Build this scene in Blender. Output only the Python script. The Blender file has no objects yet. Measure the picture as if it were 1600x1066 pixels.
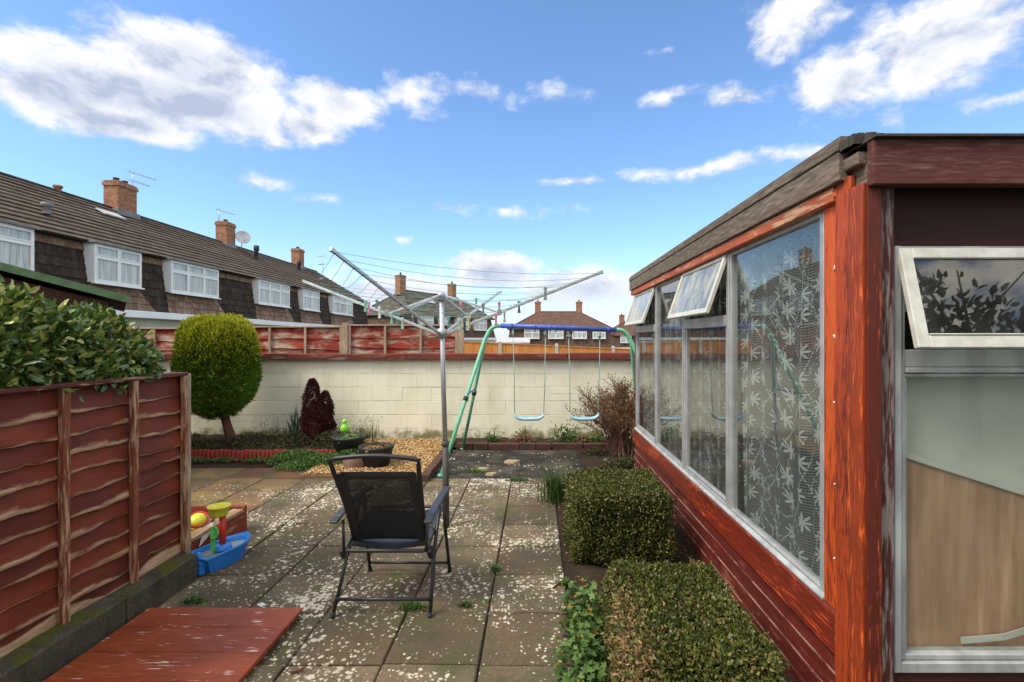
import bpy, math, random
import numpy as np
from mathutils import Vector, Matrix
random.seed(7); rng = np.random.default_rng(11)
C = bpy.context.scene.collection
R = math.radians

# ---------------------------------------------------------------- camera, world, sun, exposure
sc = bpy.context.scene
cam = bpy.data.cameras.new('camera'); camo = bpy.data.objects.new('camera', cam); C.objects.link(camo)
camo.location = (0, 0, 1.52); camo.rotation_euler = (R(90), 0, 0)
cam.sensor_width = 36; cam.lens = 785/1600*36
cam.shift_x = -38/1600; cam.shift_y = -2/1600
cam.clip_start = .05; cam.clip_end = 3000
sc.camera = camo
sc.view_settings.view_transform = 'Standard'; sc.view_settings.look = 'None'
sc.view_settings.exposure = 0.62; sc.view_settings.gamma = 1

SUN_EL, SUN_AZ = 50, -120          # degrees; azimuth from +Y, negative = towards -X
def nd(nt, t, ins=None, **props):
    n = nt.nodes.new('ShaderNode'+t)
    for k, v in props.items(): setattr(n, k, v)
    for k, v in (ins or {}).items():
        s = n.inputs[k]
        if isinstance(v, bpy.types.NodeSocket): nt.links.new(v, s)
        else:
            if isinstance(v, tuple) and len(v) == 3 and s.type == 'RGBA': v = v+(1,)
            s.default_value = v
    return n
def mth(nt, op, a, b=0.0, clamp=False, c=None):
    d = {0: a, 1: b}
    if c is not None: d[2] = c
    return nd(nt, 'Math', d, operation=op, use_clamp=clamp).outputs[0]
def mixc(nt, f, a, b, bt='MIX'):
    n = nt.nodes.new('ShaderNodeMix'); n.data_type = 'RGBA'; n.blend_type = bt
    for i, v in ((0, f), (6, a), (7, b)):
        if isinstance(v, bpy.types.NodeSocket): nt.links.new(v, n.inputs[i])
        else:
            if isinstance(v, tuple) and len(v) == 3: v = v+(1,)
            n.inputs[i].default_value = v
    return n.outputs[2]
def ramp(nt, f, stops, interp='LINEAR'):
    n = nt.nodes.new('ShaderNodeValToRGB'); cr = n.color_ramp; cr.interpolation = interp
    while len(cr.elements) < len(stops): cr.elements.new(.5)
    for e, (p, c) in zip(cr.elements, stops):
        e.position = p; e.color = (c, c, c, 1) if not isinstance(c, tuple) else c+(1,)
    nt.links.new(f, n.inputs[0]); return n.outputs[0]
def sstep(nt, v, a, b):
    return nd(nt, 'MapRange', {'Value': v, 'From Min': a, 'From Max': b}, interpolation_type='SMOOTHSTEP').outputs[0]

w = bpy.data.worlds.new('World'); sc.world = w; w.use_nodes = True
nt = w.node_tree; nt.nodes.clear()
sky = nd(nt, 'TexSky', sky_type='NISHITA', sun_disc=False)
sky.sun_elevation = R(SUN_EL); sky.sun_rotation = R(SUN_AZ); sky.air_density = 1.0; sky.dust_density = .5; sky.ozone_density = 2.2
tc = nd(nt, 'TexCoord'); sx = nd(nt, 'SeparateXYZ', {0: tc.outputs['Generated']})
az = mth(nt, 'ARCTAN2', sx.outputs[0], sx.outputs[1])
hr = mth(nt, 'SQRT', mth(nt, 'ADD', mth(nt, 'MULTIPLY', sx.outputs[0], sx.outputs[0]), mth(nt, 'MULTIPLY', sx.outputs[1], sx.outputs[1])))
el = mth(nt, 'ARCTAN2', sx.outputs[2], hr)
vec = nd(nt, 'CombineXYZ', {0: az, 1: el}).outputs[0]
# clouds: bearing and height of each bank in degrees, half sizes, strength
def cl(px, py, rx, ry, s=1.0):
    a = math.atan((px-838)/785); e = math.atan((531-py)/785*math.cos(a))
    k = math.cos(a)
    return (a, e, rx/785*k*k, ry/785*k, s)
banks = [cl(250,152,310,66,1.3), cl(300,98,190,60,1.3), cl(70,140,125,58,1.1), cl(530,158,95,34,1.0), cl(485,196,75,32,.95), cl(190,185,190,36,1.2),
 cl(652,142,66,36,.5), cl(765,142,70,18,.36), cl(420,282,50,16,.5), cl(512,312,80,10,.36), cl(1110,262,200,14,.6), cl(893,283,80,9,.42),
 cl(630,376,22,8,.45), cl(1235,30,95,55,.85), cl(1480,60,240,85,.9), cl(1330,120,120,60,.85), cl(1390,180,60,22,.45), cl(1155,150,70,22,.6),
 cl(1560,152,80,18,.5), cl(770,428,110,40,1.0), cl(900,450,160,38,.95), cl(600,455,150,38,.85), cl(800,328,120,12,.4), cl(900,145,80,12,.3),
 cl(1040,80,30,10,.3), cl(1040,152,60,10,.3), cl(1700,250,120,60,.6), cl(-150,300,100,60,.7)]
warp = nd(nt, 'TexNoise', {'Vector': vec, 'Scale': 7.0, 'Detail': 3.0})
wv = nd(nt, 'VectorMath', {0: nd(nt, 'VectorMath', {0: warp.outputs['Color'], 1: (.5,.5,.5)}, operation='SUBTRACT').outputs[0], 1: (.045,.035,0)}, operation='MULTIPLY').outputs[0]
vw = nd(nt, 'VectorMath', {0: vec, 1: wv}, operation='ADD').outputs[0]
mask = None
for a, e, rx, ry, s in banks:
    d = nd(nt, 'VectorMath', {0: vw, 1: (a, e, 0)}, operation='SUBTRACT').outputs[0]
    d = nd(nt, 'VectorMath', {0: d, 1: (1/rx, 1/ry, 0)}, operation='MULTIPLY').outputs[0]
    l = nd(nt, 'VectorMath', {0: d}, operation='LENGTH').outputs['Value']
    v = mth(nt, 'MULTIPLY', mth(nt, 'SUBTRACT', 1.0, l), s)
    v = mth(nt, 'MAXIMUM', v, -.6)
    mask = v if mask is None else mth(nt, 'MAXIMUM', mask, v)
# unseen broken cloud all round outside the view, thickened to whiten the light
away = nd(nt, 'TexNoise', {'Vector': nd(nt,'VectorMath',{0:vec,1:(1,1.7,0)},operation='MULTIPLY').outputs[0], 'Scale': 2.2, 'Detail': 2.0}).outputs['Fac']
farz = sstep(nt, mth(nt, 'ABSOLUTE', az), .95, 1.25)
hi = sstep(nt, el, .62, .8)
away = mth(nt, 'SUBTRACT', mth(nt, 'MULTIPLY', away, 1.9), .62)
awm = mth(nt, 'MAXIMUM', farz, hi)
mask = mth(nt, 'ADD', mth(nt, 'MULTIPLY', mask, mth(nt, 'SUBTRACT', 1.0, awm)), mth(nt, 'MULTIPLY', away, awm))
def dens(off):
    vv = nd(nt, 'VectorMath', {0: nd(nt, 'VectorMath', {0: vw, 1: off}, operation='ADD').outputs[0], 1: (1, 1.5, 1)}, operation='MULTIPLY').outputs[0]
    return nd(nt, 'TexNoise', {'Vector': vv, 'Scale': 11.0, 'Detail': 11.0, 'Roughness': .60}).outputs['Fac']
n0 = dens((0, 0, 0)); n1 = dens((-.022, .036, 0))
D = mth(nt, 'ADD', mask, mth(nt, 'MULTIPLY', mth(nt, 'SUBTRACT', n0, .55), 1.75))
alpha = mth(nt, 'MULTIPLY', sstep(nt, D, -.08, .48), .97)
# a thin milky veil near the skyline
veil = mth(nt, 'MULTIPLY', sstep(nt, el, .20, -.02), .58)
alpha = mth(nt, 'MAXIMUM', alpha, veil)
lit = mth(nt, 'ADD', mth(nt, 'MULTIPLY', mth(nt, 'SUBTRACT', n0, n1), 3.4), .80, clamp=True)
thick = sstep(nt, D, .38, 1.05)
lowb = nd(nt, 'MapRange', {'Value': el, 'From Min': .36, 'From Max': .52}).outputs[0]
sh = mth(nt, 'MULTIPLY', thick, mth(nt, 'SUBTRACT', 1.0, mth(nt, 'MULTIPLY', lowb, .75)))
lit = mth(nt, 'SUBTRACT', lit, mth(nt, 'MULTIPLY', sh, .70), clamp=True)
ccol = ramp(nt, lit, [(0, (.48,.55,.70)), (.4, (.70,.75,.85)), (.75, (.90,.91,.94)), (1, (1,1,1))])
ccol = mixc(nt, sstep(nt, el, .16, .02), ccol, (.70,.77,.89))
skyc = nd(nt, 'HueSaturation', {'Saturation': 1.02, 'Value': 1.0, 'Color': sky.outputs[0]}).outputs[0]
skyc = mixc(nt, 1.0, skyc, (.85,.98,1.12), 'MULTIPLY')
b1 = nd(nt, 'Background', {'Color': skyc, 'Strength': .15}); ccol = mixc(nt, awm, ccol, mixc(nt, 1.0, ccol, (1.0,.93,.80), 'MULTIPLY'))
b2 = nd(nt, 'Background', {'Color': ccol, 'Strength': mth(nt, 'ADD', .70, mth(nt, 'MULTIPLY', awm, .80))})  # unseen clouds brightened and warmed as added fill light
ms = nd(nt, 'MixShader', {0: alpha, 1: b1.outputs[0], 2: b2.outputs[0]})
wo = nd(nt, 'OutputWorld', {0: ms.outputs[0]})

sun = bpy.data.lights.new('sun', 'SUN'); suno = bpy.data.objects.new('sun', sun); C.objects.link(suno)
sun.energy = 2.3; sun.angle = R(22); sun.color = (1, .91, .78)
sd = Vector((math.sin(R(SUN_AZ))*math.cos(R(SUN_EL)), math.cos(R(SUN_AZ))*math.cos(R(SUN_EL)), math.sin(R(SUN_EL))))
suno.rotation_euler = (-sd).to_track_quat('-Z', 'Y').to_euler()

# ---------------------------------------------------------------- mesh helpers
class MB:
    def __init__(s): s.v = []; s.f = []; s.uv = []; s.sm = []
    def face(s, pts, uv=None):
        i = len(s.v); s.v += [tuple(p) for p in pts]; s.f.append(tuple(range(i, i+len(pts)))); s.uv.append(uv or [(0,0)]*len(pts)); s.sm.append(False)
    def raw(s, vs, fs, smooth=False):
        i = len(s.v); s.v += [tuple(p) for p in vs]
        for f in fs: s.f.append(tuple(i+k for k in f)); s.uv.append([(0,0)]*len(f)); s.sm.append(smooth)
    def box(s, lo, hi, m=None, ch=0.0):
        lo = Vector(lo); hi = Vector(hi)
        if ch <= 0:
            vs = [Vector((x,y,z)) for x in (lo.x,hi.x) for y in (lo.y,hi.y) for z in (lo.z,hi.z)]
            fs = [(0,1,3,2),(4,6,7,5),(0,4,5,1),(2,3,7,6),(0,2,6,4),(1,5,7,3)]
        else:   # chamfered box
            vs = []; fs = []
            idx = {}
            for a,x in ((0,lo.x),(1,hi.x)):
                for b,y in ((0,lo.y),(1,hi.y)):
                    for c,z in ((0,lo.z),(1,hi.z)):
                        dx = ch*(1-2*a); dy = ch*(1-2*b); dz = ch*(1-2*c)
                        for k,p in enumerate(((x,y+dy,z+dz),(x+dx,y,z+dz),(x+dx,y+dy,z))):
                            idx[(a,b,c,k)] = len(vs); vs.append(Vector(p))
            def q(*k): return tuple(idx[t] for t in k)
            for a in (0,1):
                f = q((a,0,0,0),(a,0,1,0),(a,1,1,0),(a,1,0,0)); fs.append(f if a==0 else f[::-1])
                f = q((0,a,0,1),(1,a,0,1),(1,a,1,1),(0,a,1,1)); fs.append(f if a==0 else f[::-1])
                f = q((0,0,a,2),(0,1,a,2),(1,1,a,2),(1,0,a,2)); fs.append(f if a==0 else f[::-1])
            for a in (0,1):
                for b in (0,1):
                    fs.append(q((a,b,0,0),(a,b,1,0),(a,b,1,1),(a,b,0,1)))
                    fs.append(q((a,0,b,0),(a,1,b,0),(a,1,b,2),(a,0,b,2)))
                    fs.append(q((0,a,b,1),(1,a,b,1),(1,a,b,2),(0,a,b,2)))
                    for c in (0,1): fs.append(q((a,b,c,0),(a,b,c,1),(a,b,c,2)))
        if m is not None: vs = [m @ p for p in vs]
        s.raw(vs, fs)
    def beam(s, p0, p1, wd, ht, up=(0,0,1), ch=0.0):
        p0 = Vector(p0); p1 = Vector(p1); d = (p1-p0); L = d.length; d.normalize()
        u = Vector(up); r = d.cross(u)
        if r.length < 1e-4: r = d.cross(Vector((1,0,0)))
        r.normalize(); u = r.cross(d)
        m = Matrix(((r.x,d.x,u.x,p0.x),(r.y,d.y,u.y,p0.y),(r.z,d.z,u.z,p0.z),(0,0,0,1)))
        s.box((-wd/2,0,-ht/2), (wd/2,L,ht/2), m, ch)
    def tube(s, pts, r, n=8, cap=True):
        pts = [Vector(p) for p in pts]; rs = r if isinstance(r, (list,tuple)) else [r]*len(pts)
        base = len(s.v); prev = None
        for i, p in enumerate(pts):
            t = (pts[min(i+1,len(pts)-1)]-pts[max(i-1,0)]).normalized()
            if prev is None:
                a = t.cross(Vector((0,0,1)));
                if a.length < .05: a = t.cross(Vector((1,0,0)))
            else: a = prev - t*prev.dot(t)
            a.normalize(); b = t.cross(a); prev = a
            for k in range(n):
                q = 2*math.pi*k/n; s.v.append(tuple(p+(a*math.cos(q)+b*math.sin(q))*rs[i]))
        for i in range(len(pts)-1):
            for k in range(n):
                k2 = (k+1)%n
                s.f.append((base+i*n+k, base+i*n+k2, base+(i+1)*n+k2, base+(i+1)*n+k)); s.uv.append([(0,0)]*4); s.sm.append(True)
        if cap:
            for e in (0, len(pts)-1):
                f = tuple(base+e*n+k for k in range(n)); s.f.append(f if e else f[::-1]); s.uv.append([(0,0)]*n); s.sm.append(False)
    def lathe(s, prof, c=(0,0,0), n=16, sc2=(1,1), m=None):
        base = len(s.v); c = Vector(c)
        for r, z in prof:
            for k in range(n):
                q = 2*math.pi*k/n; p = Vector((r*math.cos(q)*sc2[0], r*math.sin(q)*sc2[1], z))
                if m is not None: p = m @ p
                s.v.append(tuple(p+c))
        for i in range(len(prof)-1):
            for k in range(n):
                k2 = (k+1)%n; s.f.append((base+i*n+k, base+i*n+k2, base+(i+1)*n+k2, base+(i+1)*n+k)); s.uv.append([(0,0)]*4); s.sm.append(True)
    def prism(s, poly, a, b, axis='y'):
        def P(p, t): return {'y': (p[0], t, p[1]), 'x': (t, p[0], p[1]), 'z': (p[0], p[1], t)}[axis]
        n = len(poly); vs = [P(p, a) for p in poly]+[P(p, b) for p in poly]
        fs = [tuple(range(n))[::-1], tuple(range(n, 2*n))]+[(i, (i+1)%n, n+(i+1)%n, n+i) for i in range(n)]
        s.raw(vs, fs)
    def build(s, name, mat, parent=None, loc=None, bevel=0, fix=False):
        me = bpy.data.meshes.new(name)
        off = Vector((0,0,0))
        if parent is not None: off = world_loc(parent)
        elif loc is not None: off = Vector(loc)
        a = np.array(s.v, dtype=np.float64) - np.array(off)
        me.from_pydata(a.tolist(), [], s.f)
        uvl = me.uv_layers.new(name='UVMap')
        flat = [c for f in s.uv for p in f for c in p]
        uvl.data.foreach_set('uv', flat)
        me.polygons.foreach_set('use_smooth', s.sm)
        if fix:
            import bmesh
            bm = bmesh.new(); bm.from_mesh(me); bmesh.ops.recalc_face_normals(bm, faces=bm.faces); bm.to_mesh(me); bm.free()
        me.update()
        return link(name, me, mat, parent, off, bevel)
def world_loc(o):
    v = Vector((0,0,0))
    while o: v += o.location; o = o.parent
    return v
def link(name, me, mat, parent, off, bevel=0):
    o = bpy.data.objects.new(name, me); C.objects.link(o)
    for m in (mat if isinstance(mat, list) else [mat]): me.materials.append(m)
    if parent is not None: o.parent = parent
    else: o.location = off
    if bevel:
        b = o.modifiers.new('bevel', 'BEVEL'); b.width = bevel; b.segments = 2; b.limit_method = 'ANGLE'
    return o
def thing(name, label, cat, loc=(0,0,0), group=None):
    o = bpy.data.objects.new(name, None); C.objects.link(o); o.location = loc; o.empty_display_size = .1
    return tag(o, label, cat, group)
def tag(o, label, cat, group=None, kind=None):
    if label: o['label'] = label
    if cat: o['category'] = cat
    if group: o['group'] = group
    if kind: o['kind'] = kind
    return o
def struct(o): o['kind'] = 'structure'; return o
def lerp(a, b, t): return tuple(a[i]+(b[i]-a[i])*t for i in range(3))
def npmesh(name, V, F, mat, parent=None, loc=(0,0,0), attr=None, smooth=False):
    """V (n,3) array, F (m,k) array; attr = (name, per-vertex floats)."""
    off = world_loc(parent) if parent is not None else Vector(loc)
    me = bpy.data.meshes.new(name); n, (m, k) = len(V), F.shape
    me.vertices.add(n); me.vertices.foreach_set('co', (V-np.array(off)).astype(np.float32).ravel())
    me.loops.add(m*k); me.loops.foreach_set('vertex_index', F.astype(np.int32).ravel())
    me.polygons.add(m); me.polygons.foreach_set('loop_start', np.arange(0, m*k, k, dtype=np.int32)); me.polygons.foreach_set('loop_total', np.full(m, k, dtype=np.int32))
    if smooth: me.polygons.foreach_set('use_smooth', np.ones(m, dtype=bool))
    if attr is not None:
        a = me.attributes.new(attr[0], 'FLOAT', 'POINT'); a.data.foreach_set('value', attr[1].astype(np.float32))
    me.update(calc_edges=True); me.validate()
    return link(name, me, mat, parent, off)
def leaves(P, Dn, L, W, fold=.25, jit=.6, aspect=None):
    """N pointed six-vertex leaves at P growing roughly along Dn (unit), length L, width W"""
    n = len(P); L = np.broadcast_to(L, n)*(rng.uniform(.7, 1.25, n)); W = np.broadcast_to(W, n)*rng.uniform(.75, 1.2, n)
    d = Dn + rng.normal(0, jit, (n, 3)); d /= np.linalg.norm(d, axis=1)[:, None]
    r = np.cross(d, rng.normal(0, 1, (n, 3))); r /= np.linalg.norm(r, axis=1)[:, None]+1e-9
    u = np.cross(r, d)
    l = L[:, None]; w_ = W[:, None]
    V = np.stack([P, P+d*l*.35+r*w_*.5+u*w_*fold, P+d*l*.75+r*w_*.36+u*w_*fold*.6, P+d*l-u*l*.08, P+d*l*.75-r*w_*.36+u*w_*fold*.6, P+d*l*.35-r*w_*.5+u*w_*fold], 1).reshape(-1, 3)
    b = np.arange(n)[:, None]*6
    F = np.concatenate([b+np.array([0,1,2,3]), b+np.array([0,3,4,5])], 0)
    return V, F
def cat(parts):
    Vs, Fs, o = [], [], 0
    for V, F in parts: Vs.append(V); Fs.append(F+o); o += len(V)
    return np.concatenate(Vs), np.concatenate(Fs)
def rdir(n):
    v = rng.normal(0, 1, (n, 3)); return v/np.linalg.norm(v, axis=1)[:, None]
def blades(P, L, W, lean=.35, n=4):
    """arching grass blades, quads strips"""
    N = len(P); az_ = rng.uniform(0, 2*np.pi, N); d = np.stack([np.cos(az_), np.sin(az_), np.zeros(N)], 1)
    ln = rng.uniform(.1, 1, N)*lean; L = L*rng.uniform(.55, 1.1, N); s = np.stack([-d[:,1], d[:,0], d[:,2]], 1)
    rings = []
    for k in range(n+1):
        t = k/n; c = P + d*(ln*L*t*t*1.3)[:, None] + np.array([0,0,1])*(L*(t-.35*ln*t*t))[:, None]
        wv_ = W*(1-t)**.6*.5+.0004
        rings += [c-s*wv_, c+s*wv_]
    V = np.stack(rings, 1).reshape(-1, 3); b = np.arange(N)[:, None]*(2*n+2)
    F = np.concatenate([b+np.array([2*k, 2*k+1, 2*k+3, 2*k+2]) for k in range(n)], 0)
    return V, F

# ---------------------------------------------------------------- materials
def newmat(name):
    m = bpy.data.materials.new(name); m.use_nodes = True; t = m.node_tree; t.nodes.clear()
    p = nd(t, 'BsdfPrincipled'); o = nd(t, 'OutputMaterial', {0: p.outputs[0]})
    return m, t, p, o
def coords(t, scale=(1,1,1), kind='Object'):
    c = nd(t, 'TexCoord').outputs[kind]
    return nd(t, 'Mapping', {0: c, 3: scale}).outputs[0]
def noise(t, v, s, d=4.0, r=.55, dist=0.0):
    return nd(t, 'TexNoise', {'Vector': v, 'Scale': s, 'Detail': d, 'Roughness': r, 'Distortion': dist}).outputs['Fac']
def bump(t, p, h, st=.3, dist=.01):
    b = nd(t, 'Bump', {'Height': h, 'Strength': st, 'Distance': dist}); t.links.new(b.outputs[0], p.inputs['Normal'])
def setp(t, p, **k):
    for n, v in k.items():
        n = {'col': 'Base Color', 'rough': 'Roughness', 'metal': 'Metallic', 'spec': 'Specular IOR Level', 'coat': 'Coat Weight'}[n]
        if isinstance(v, bpy.types.NodeSocket): t.links.new(v, p.inputs[n])
        else: p.inputs[n].default_value = v+(1,) if isinstance(v, tuple) else v
def plain(name, c1, c2=None, s=6, rough=.6, metal=0, bst=.15, bs=60, scale=(1,1,1), spec=.4, coat=0):
    m, t, p, o = newmat(name); v = coords(t, scale); c2 = c2 or tuple(x*.75 for x in c1)
    f = ramp(t, noise(t, v, s, 6), [(.35, 0.), (.65, 1.)])
    setp(t, p, col=mixc(t, f, c1, c2), rough=rough, metal=metal, spec=spec, coat=coat)
    if bst: bump(t, p, noise(t, v, bs, 5), bst, .004)
    return m
def wood(name, paint, paint2, bare, axis='y', wear=.5, rough=.62, bst=.5, grain=22, dark=None, wsc=5, spec=.3, soft=.07, st=.32):
    """painted or stained timber; grain runs along axis; wear = 0 hidden .. 1 all bare"""
    m, t, p, o = newmat(name)
    k = {'x': 0, 'y': 1, 'z': 2}[axis]; sc_ = [1, 1, 1]; sc_[k] = .11
    v = coords(t, tuple(sc_)); v2 = coords(t, tuple(st if i == k else 1 for i in range(3)))
    g = noise(t, v, grain*3, 6, .6); g2 = noise(t, v2, wsc, 6, .65, .4)
    base = mixc(t, ramp(t, noise(t, v2, 3.5, 4), [(.35, 0.), (.62, 1.)]), paint, paint2)
    msk = mth(t, 'ADD', mth(t, 'MULTIPLY', g, .55), mth(t, 'MULTIPLY', g2, .6))
    th = .86-wear*.55
    f = sstep(t, msk, th-soft*.43, th+soft*.57)
    gg = ramp(t, g, [(.3, .55), (.7, 1.25)])
    bc = mixc(t, 1.0, bare, gg, 'MULTIPLY'); base = mixc(t, 1.0, base, ramp(t, g, [(.3, .72), (.7, 1.15)]), 'MULTIPLY')
    col = mixc(t, f, base, bc)
    if dark:
        kn = nd(t, 'TexVoronoi', {'Vector': coords(t, tuple(.6 if i == k else 1 for i in range(3))), 'Scale': 2.0}).outputs['Distance']
        col = mixc(t, sstep(t, kn, .055, .030), col, dark)
    setp(t, p, col=col, rough=rough, spec=spec)
    h = mth(t, 'ADD', g, mth(t, 'MULTIPLY', f, -.5))
    bump(t, p, h, bst, .004)
    return m
def leafmat(name, cols, trans=.25, rough=.45, spec=.4):
    m, t, p, o = newmat(name)
    rnd = nd(t, 'NewGeometry').outputs['Random Per Island']
    v = coords(t); nz = noise(t, v, 3.0, 3)
    f = mth(t, 'ADD', mth(t, 'MULTIPLY', rnd, .75), mth(t, 'MULTIPLY', nz, .5)); f = mth(t, 'SUBTRACT', f, .12, clamp=True)
    n = len(cols); col = ramp(t, f, [(i/(n-1), c) for i, c in enumerate(cols)])
    setp(t, p, col=col, rough=rough, spec=spec)
    tr = nd(t, 'BsdfTranslucent', {0: col}); ms_ = nd(t, 'MixShader', {0: trans, 1: p.outputs[0], 2: tr.outputs[0]})
    t.links.new(ms_.outputs[0], o.inputs[0]); return m
def glass(name, tint=(.92,.95,.94), ior=1.5, haze=0.0, hcol=(.75,.76,.72), hs=4):
    m, t, p, o = newmat(name); t.nodes.remove(p)
    tr = nd(t, 'BsdfTransparent', {0: tint}); gl = nd(t, 'BsdfGlossy', {0: (1,1,1), 'Roughness': .012})
    gm = nd(t, 'NewGeometry'); cs = mth(t, 'ABSOLUTE', nd(t, 'VectorMath', {0: gm.outputs['Incoming'], 1: gm.outputs['Normal']}, operation='DOT_PRODUCT').outputs['Value'])
    f0 = ((ior-1)/(ior+1))**2; fr = mth(t, 'ADD', mth(t, 'MULTIPLY', mth(t, 'POWER', mth(t, 'SUBTRACT', 1.0, cs, clamp=True), 5.0), 1-f0), f0)
    g2 = nd(t, 'MixShader', {0: fr, 1: tr.outputs[0], 2: gl.outputs[0]}).outputs[0]
    if haze:
        df = nd(t, 'BsdfDiffuse', {0: hcol}); f = ramp(t, noise(t, coords(t, (1,1,.5)), hs, 7, .65), [(.42, haze*.25), (.68, haze)])
        g2 = nd(t, 'MixShader', {0: f, 1: g2, 2: df.outputs[0]}).outputs[0]
    t.links.new(g2, o.inputs[0]); return m
# special surfaces
def mat_slab():
    m, t, p, o = newmat('slab'); v = coords(t); rnd = nd(t, 'NewGeometry').outputs['Random Per Island']
    sx_ = nd(t, 'SeparateXYZ', {0: nd(t, 'TexCoord').outputs['Object']})
    grey = ramp(t, rnd, [(0, (.115,.083,.050)), (.3, (.150,.112,.068)), (.6, (.185,.140,.086)), (1, (.215,.168,.10))])
    warm = ramp(t, rnd, [(0, (.26,.17,.07)), (.35, (.20,.08,.045)), (.6, (.12,.08,.05)), (1, (.28,.19,.08))])
    far = mth(t, 'MULTIPLY', sstep(t, sx_.outputs[0], -2.5, -2.6), sstep(t, sx_.outputs[1], 4.35, 4.45))
    col = mixc(t, far, grey, warm)
    col = mixc(t, ramp(t, noise(t, v, 2.2, 6, .65), [(.38, 0.), (.66, .75)]), col, (.062,.054,.042))
    col = mixc(t, 1.0, col, ramp(t, noise(t, v, 90, 4, .7), [(.3, .62), (.7, 1.35)]), 'MULTIPLY')
    moss = mth(t, 'MULTIPLY', ramp(t, noise(t, v, 4.2, 7, .7), [(.50, 0.), (.64, 1.)]), .7)
    col = mixc(t, moss, col, (.075,.085,.03))
    # lichen rosettes of three sizes, thick in some places and scarce in others
    wv_ = nd(t, 'VectorMath', {0: v, 1: nd(t, 'VectorMath', {0: nd(t, 'TexNoise', {'Vector': v, 'Scale': 30.0, 'Detail': 4.0}).outputs['Color'], 1: (.030,.030,0)}, operation='MULTIPLY').outputs[0]}, operation='ADD').outputs[0]
    area = noise(t, v, 1.25, 5, .62)
    area = mth(t, 'ADD', area, mth(t, 'MULTIPLY', sstep(t, sx_.outputs[1], 2.2, 4.6), .045))
    area = mth(t, 'SUBTRACT', area, mth(t, 'MULTIPLY', mth(t, 'MULTIPLY', sstep(t, sx_.outputs[0], -2.0, -3.0), sstep(t, sx_.outputs[1], 4.7, 5.3)), .16))
    tot = None
    for s_, r0, pr in ((9.0, .19, .8), (17.0, .28, 1.0), (29.0, .32, 1.1), (52.0, .34, 1.3)):
        vo = nd(t, 'TexVoronoi', {'Vector': wv_, 'Scale': s_})
        rr = nd(t, 'SeparateColor', {0: vo.outputs['Color']}).outputs[0]
        th = mth(t, 'MULTIPLY', mth(t, 'SUBTRACT', mth(t, 'ADD', area, mth(t, 'MULTIPLY', rr, .30)), .640), 3.3*pr, clamp=True)
        f = sstep(t, mth(t, 'SUBTRACT', mth(t, 'MULTIPLY', th, r0*1.7), vo.outputs['Distance']), -.03, .11)
        tot = f if tot is None else mth(t, 'MAXIMUM', tot, f)
    tot = mth(t, 'MULTIPLY', tot, ramp(t, noise(t, v, 130, 3), [(.3, .55), (.6, 1.)]))
    col = mixc(t, tot, col, mixc(t, ramp(t, noise(t, v, 11, 3), [(.4, 0.), (.6, 1.)]), (.72,.65,.52), (.55,.49,.39)))
    setp(t, p, col=col, rough=.9, spec=.2)
    bump(t, p, mth(t, 'ADD', noise(t, v, 120, 5, .7), mth(t, 'MULTIPLY', tot, .5)), .6, .004); return m
def mat_block():
    m, t, p, o = newmat('painted_block'); v = coords(t); rnd = nd(t, 'NewGeometry').outputs['Random Per Island']
    z = nd(t, 'SeparateXYZ', {0: nd(t, 'TexCoord').outputs['Object']}).outputs[2]
    col = ramp(t, rnd, [(0, (.83,.785,.60)), (1, (.87,.83,.65))])
    st = noise(t, coords(t, (1,1,.35)), 2.4, 6, .65)
    col = mixc(t, ramp(t, st, [(.46, 0.), (.70, .5)]), col, (.56,.51,.34))
    low = mth(t, 'ADD', mth(t, 'MULTIPLY', sstep(t, z, .36, .06), .34), noise(t, v, 4.5, 6, .7))
    col = mixc(t, sstep(t, low, .66, .9), col, (.24,.22,.10))
    sp = noise(t, coords(t,(1,1,.6)), 9, 7, .75); col = mixc(t, ramp(t, sp, [(.62, 0.), (.74, .65)]), col, (.16,.13,.07))
    setp(t, p, col=col, rough=.85, spec=.2); bump(t, p, noise(t, v, 45, 6, .7), .6, .006); return m
def mat_tiles(name, c1, c2, c3, cols=.30, patch=.0, moss=(.16,.13,.05)):
    m, t, p, o = newmat(name)
    uv = nd(t, 'TexCoord').outputs['UV']; rnd = nd(t, 'NewGeometry').outputs['Random Per Island']
    s_ = nd(t, 'SeparateXYZ', {0: uv}); u = mth(t, 'DIVIDE', mth(t, 'ADD', s_.outputs[0], mth(t, 'MULTIPLY', rnd, .0)), cols)
    fu = mth(t, 'FRACT', u); cell = mth(t, 'FLOOR', u)
    wn = nd(t, 'TexWhiteNoise', {'Vector': nd(t, 'CombineXYZ', {0: cell, 1: mth(t, 'MULTIPLY', rnd, 97.0)}).outputs[0]}, noise_dimensions='3D').outputs['Value']
    col = ramp(t, wn, [(0, c1), (.5, c2), (1, c3)])
    ob = coords(t); col = mixc(t, ramp(t, noise(t, ob, 2.6, 5, .65), [(.5, 0.), (.75, .7)]), col, moss)
    col = mixc(t, 1.0, col, ramp(t, noise(t, ob, 7, 6, .7), [(.3, .6), (.7, 1.35)]), 'MULTIPLY')
    ridge = mth(t, 'ABSOLUTE', mth(t, 'SUBTRACT', mth(t, 'FRACT', mth(t, 'MULTIPLY', u, 2.0)), .5))
    gap = sstep(t, fu, .07, .0)
    col = mixc(t, mth(t, 'MULTIPLY', gap, .7), col, (.012,.01,.01))
    setp(t, p, col=col, rough=.85, spec=.2)
    bump(t, p, mth(t, 'SUBTRACT', mth(t, 'MULTIPLY', ridge, 1.2), gap), .7, .05); return m
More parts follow.
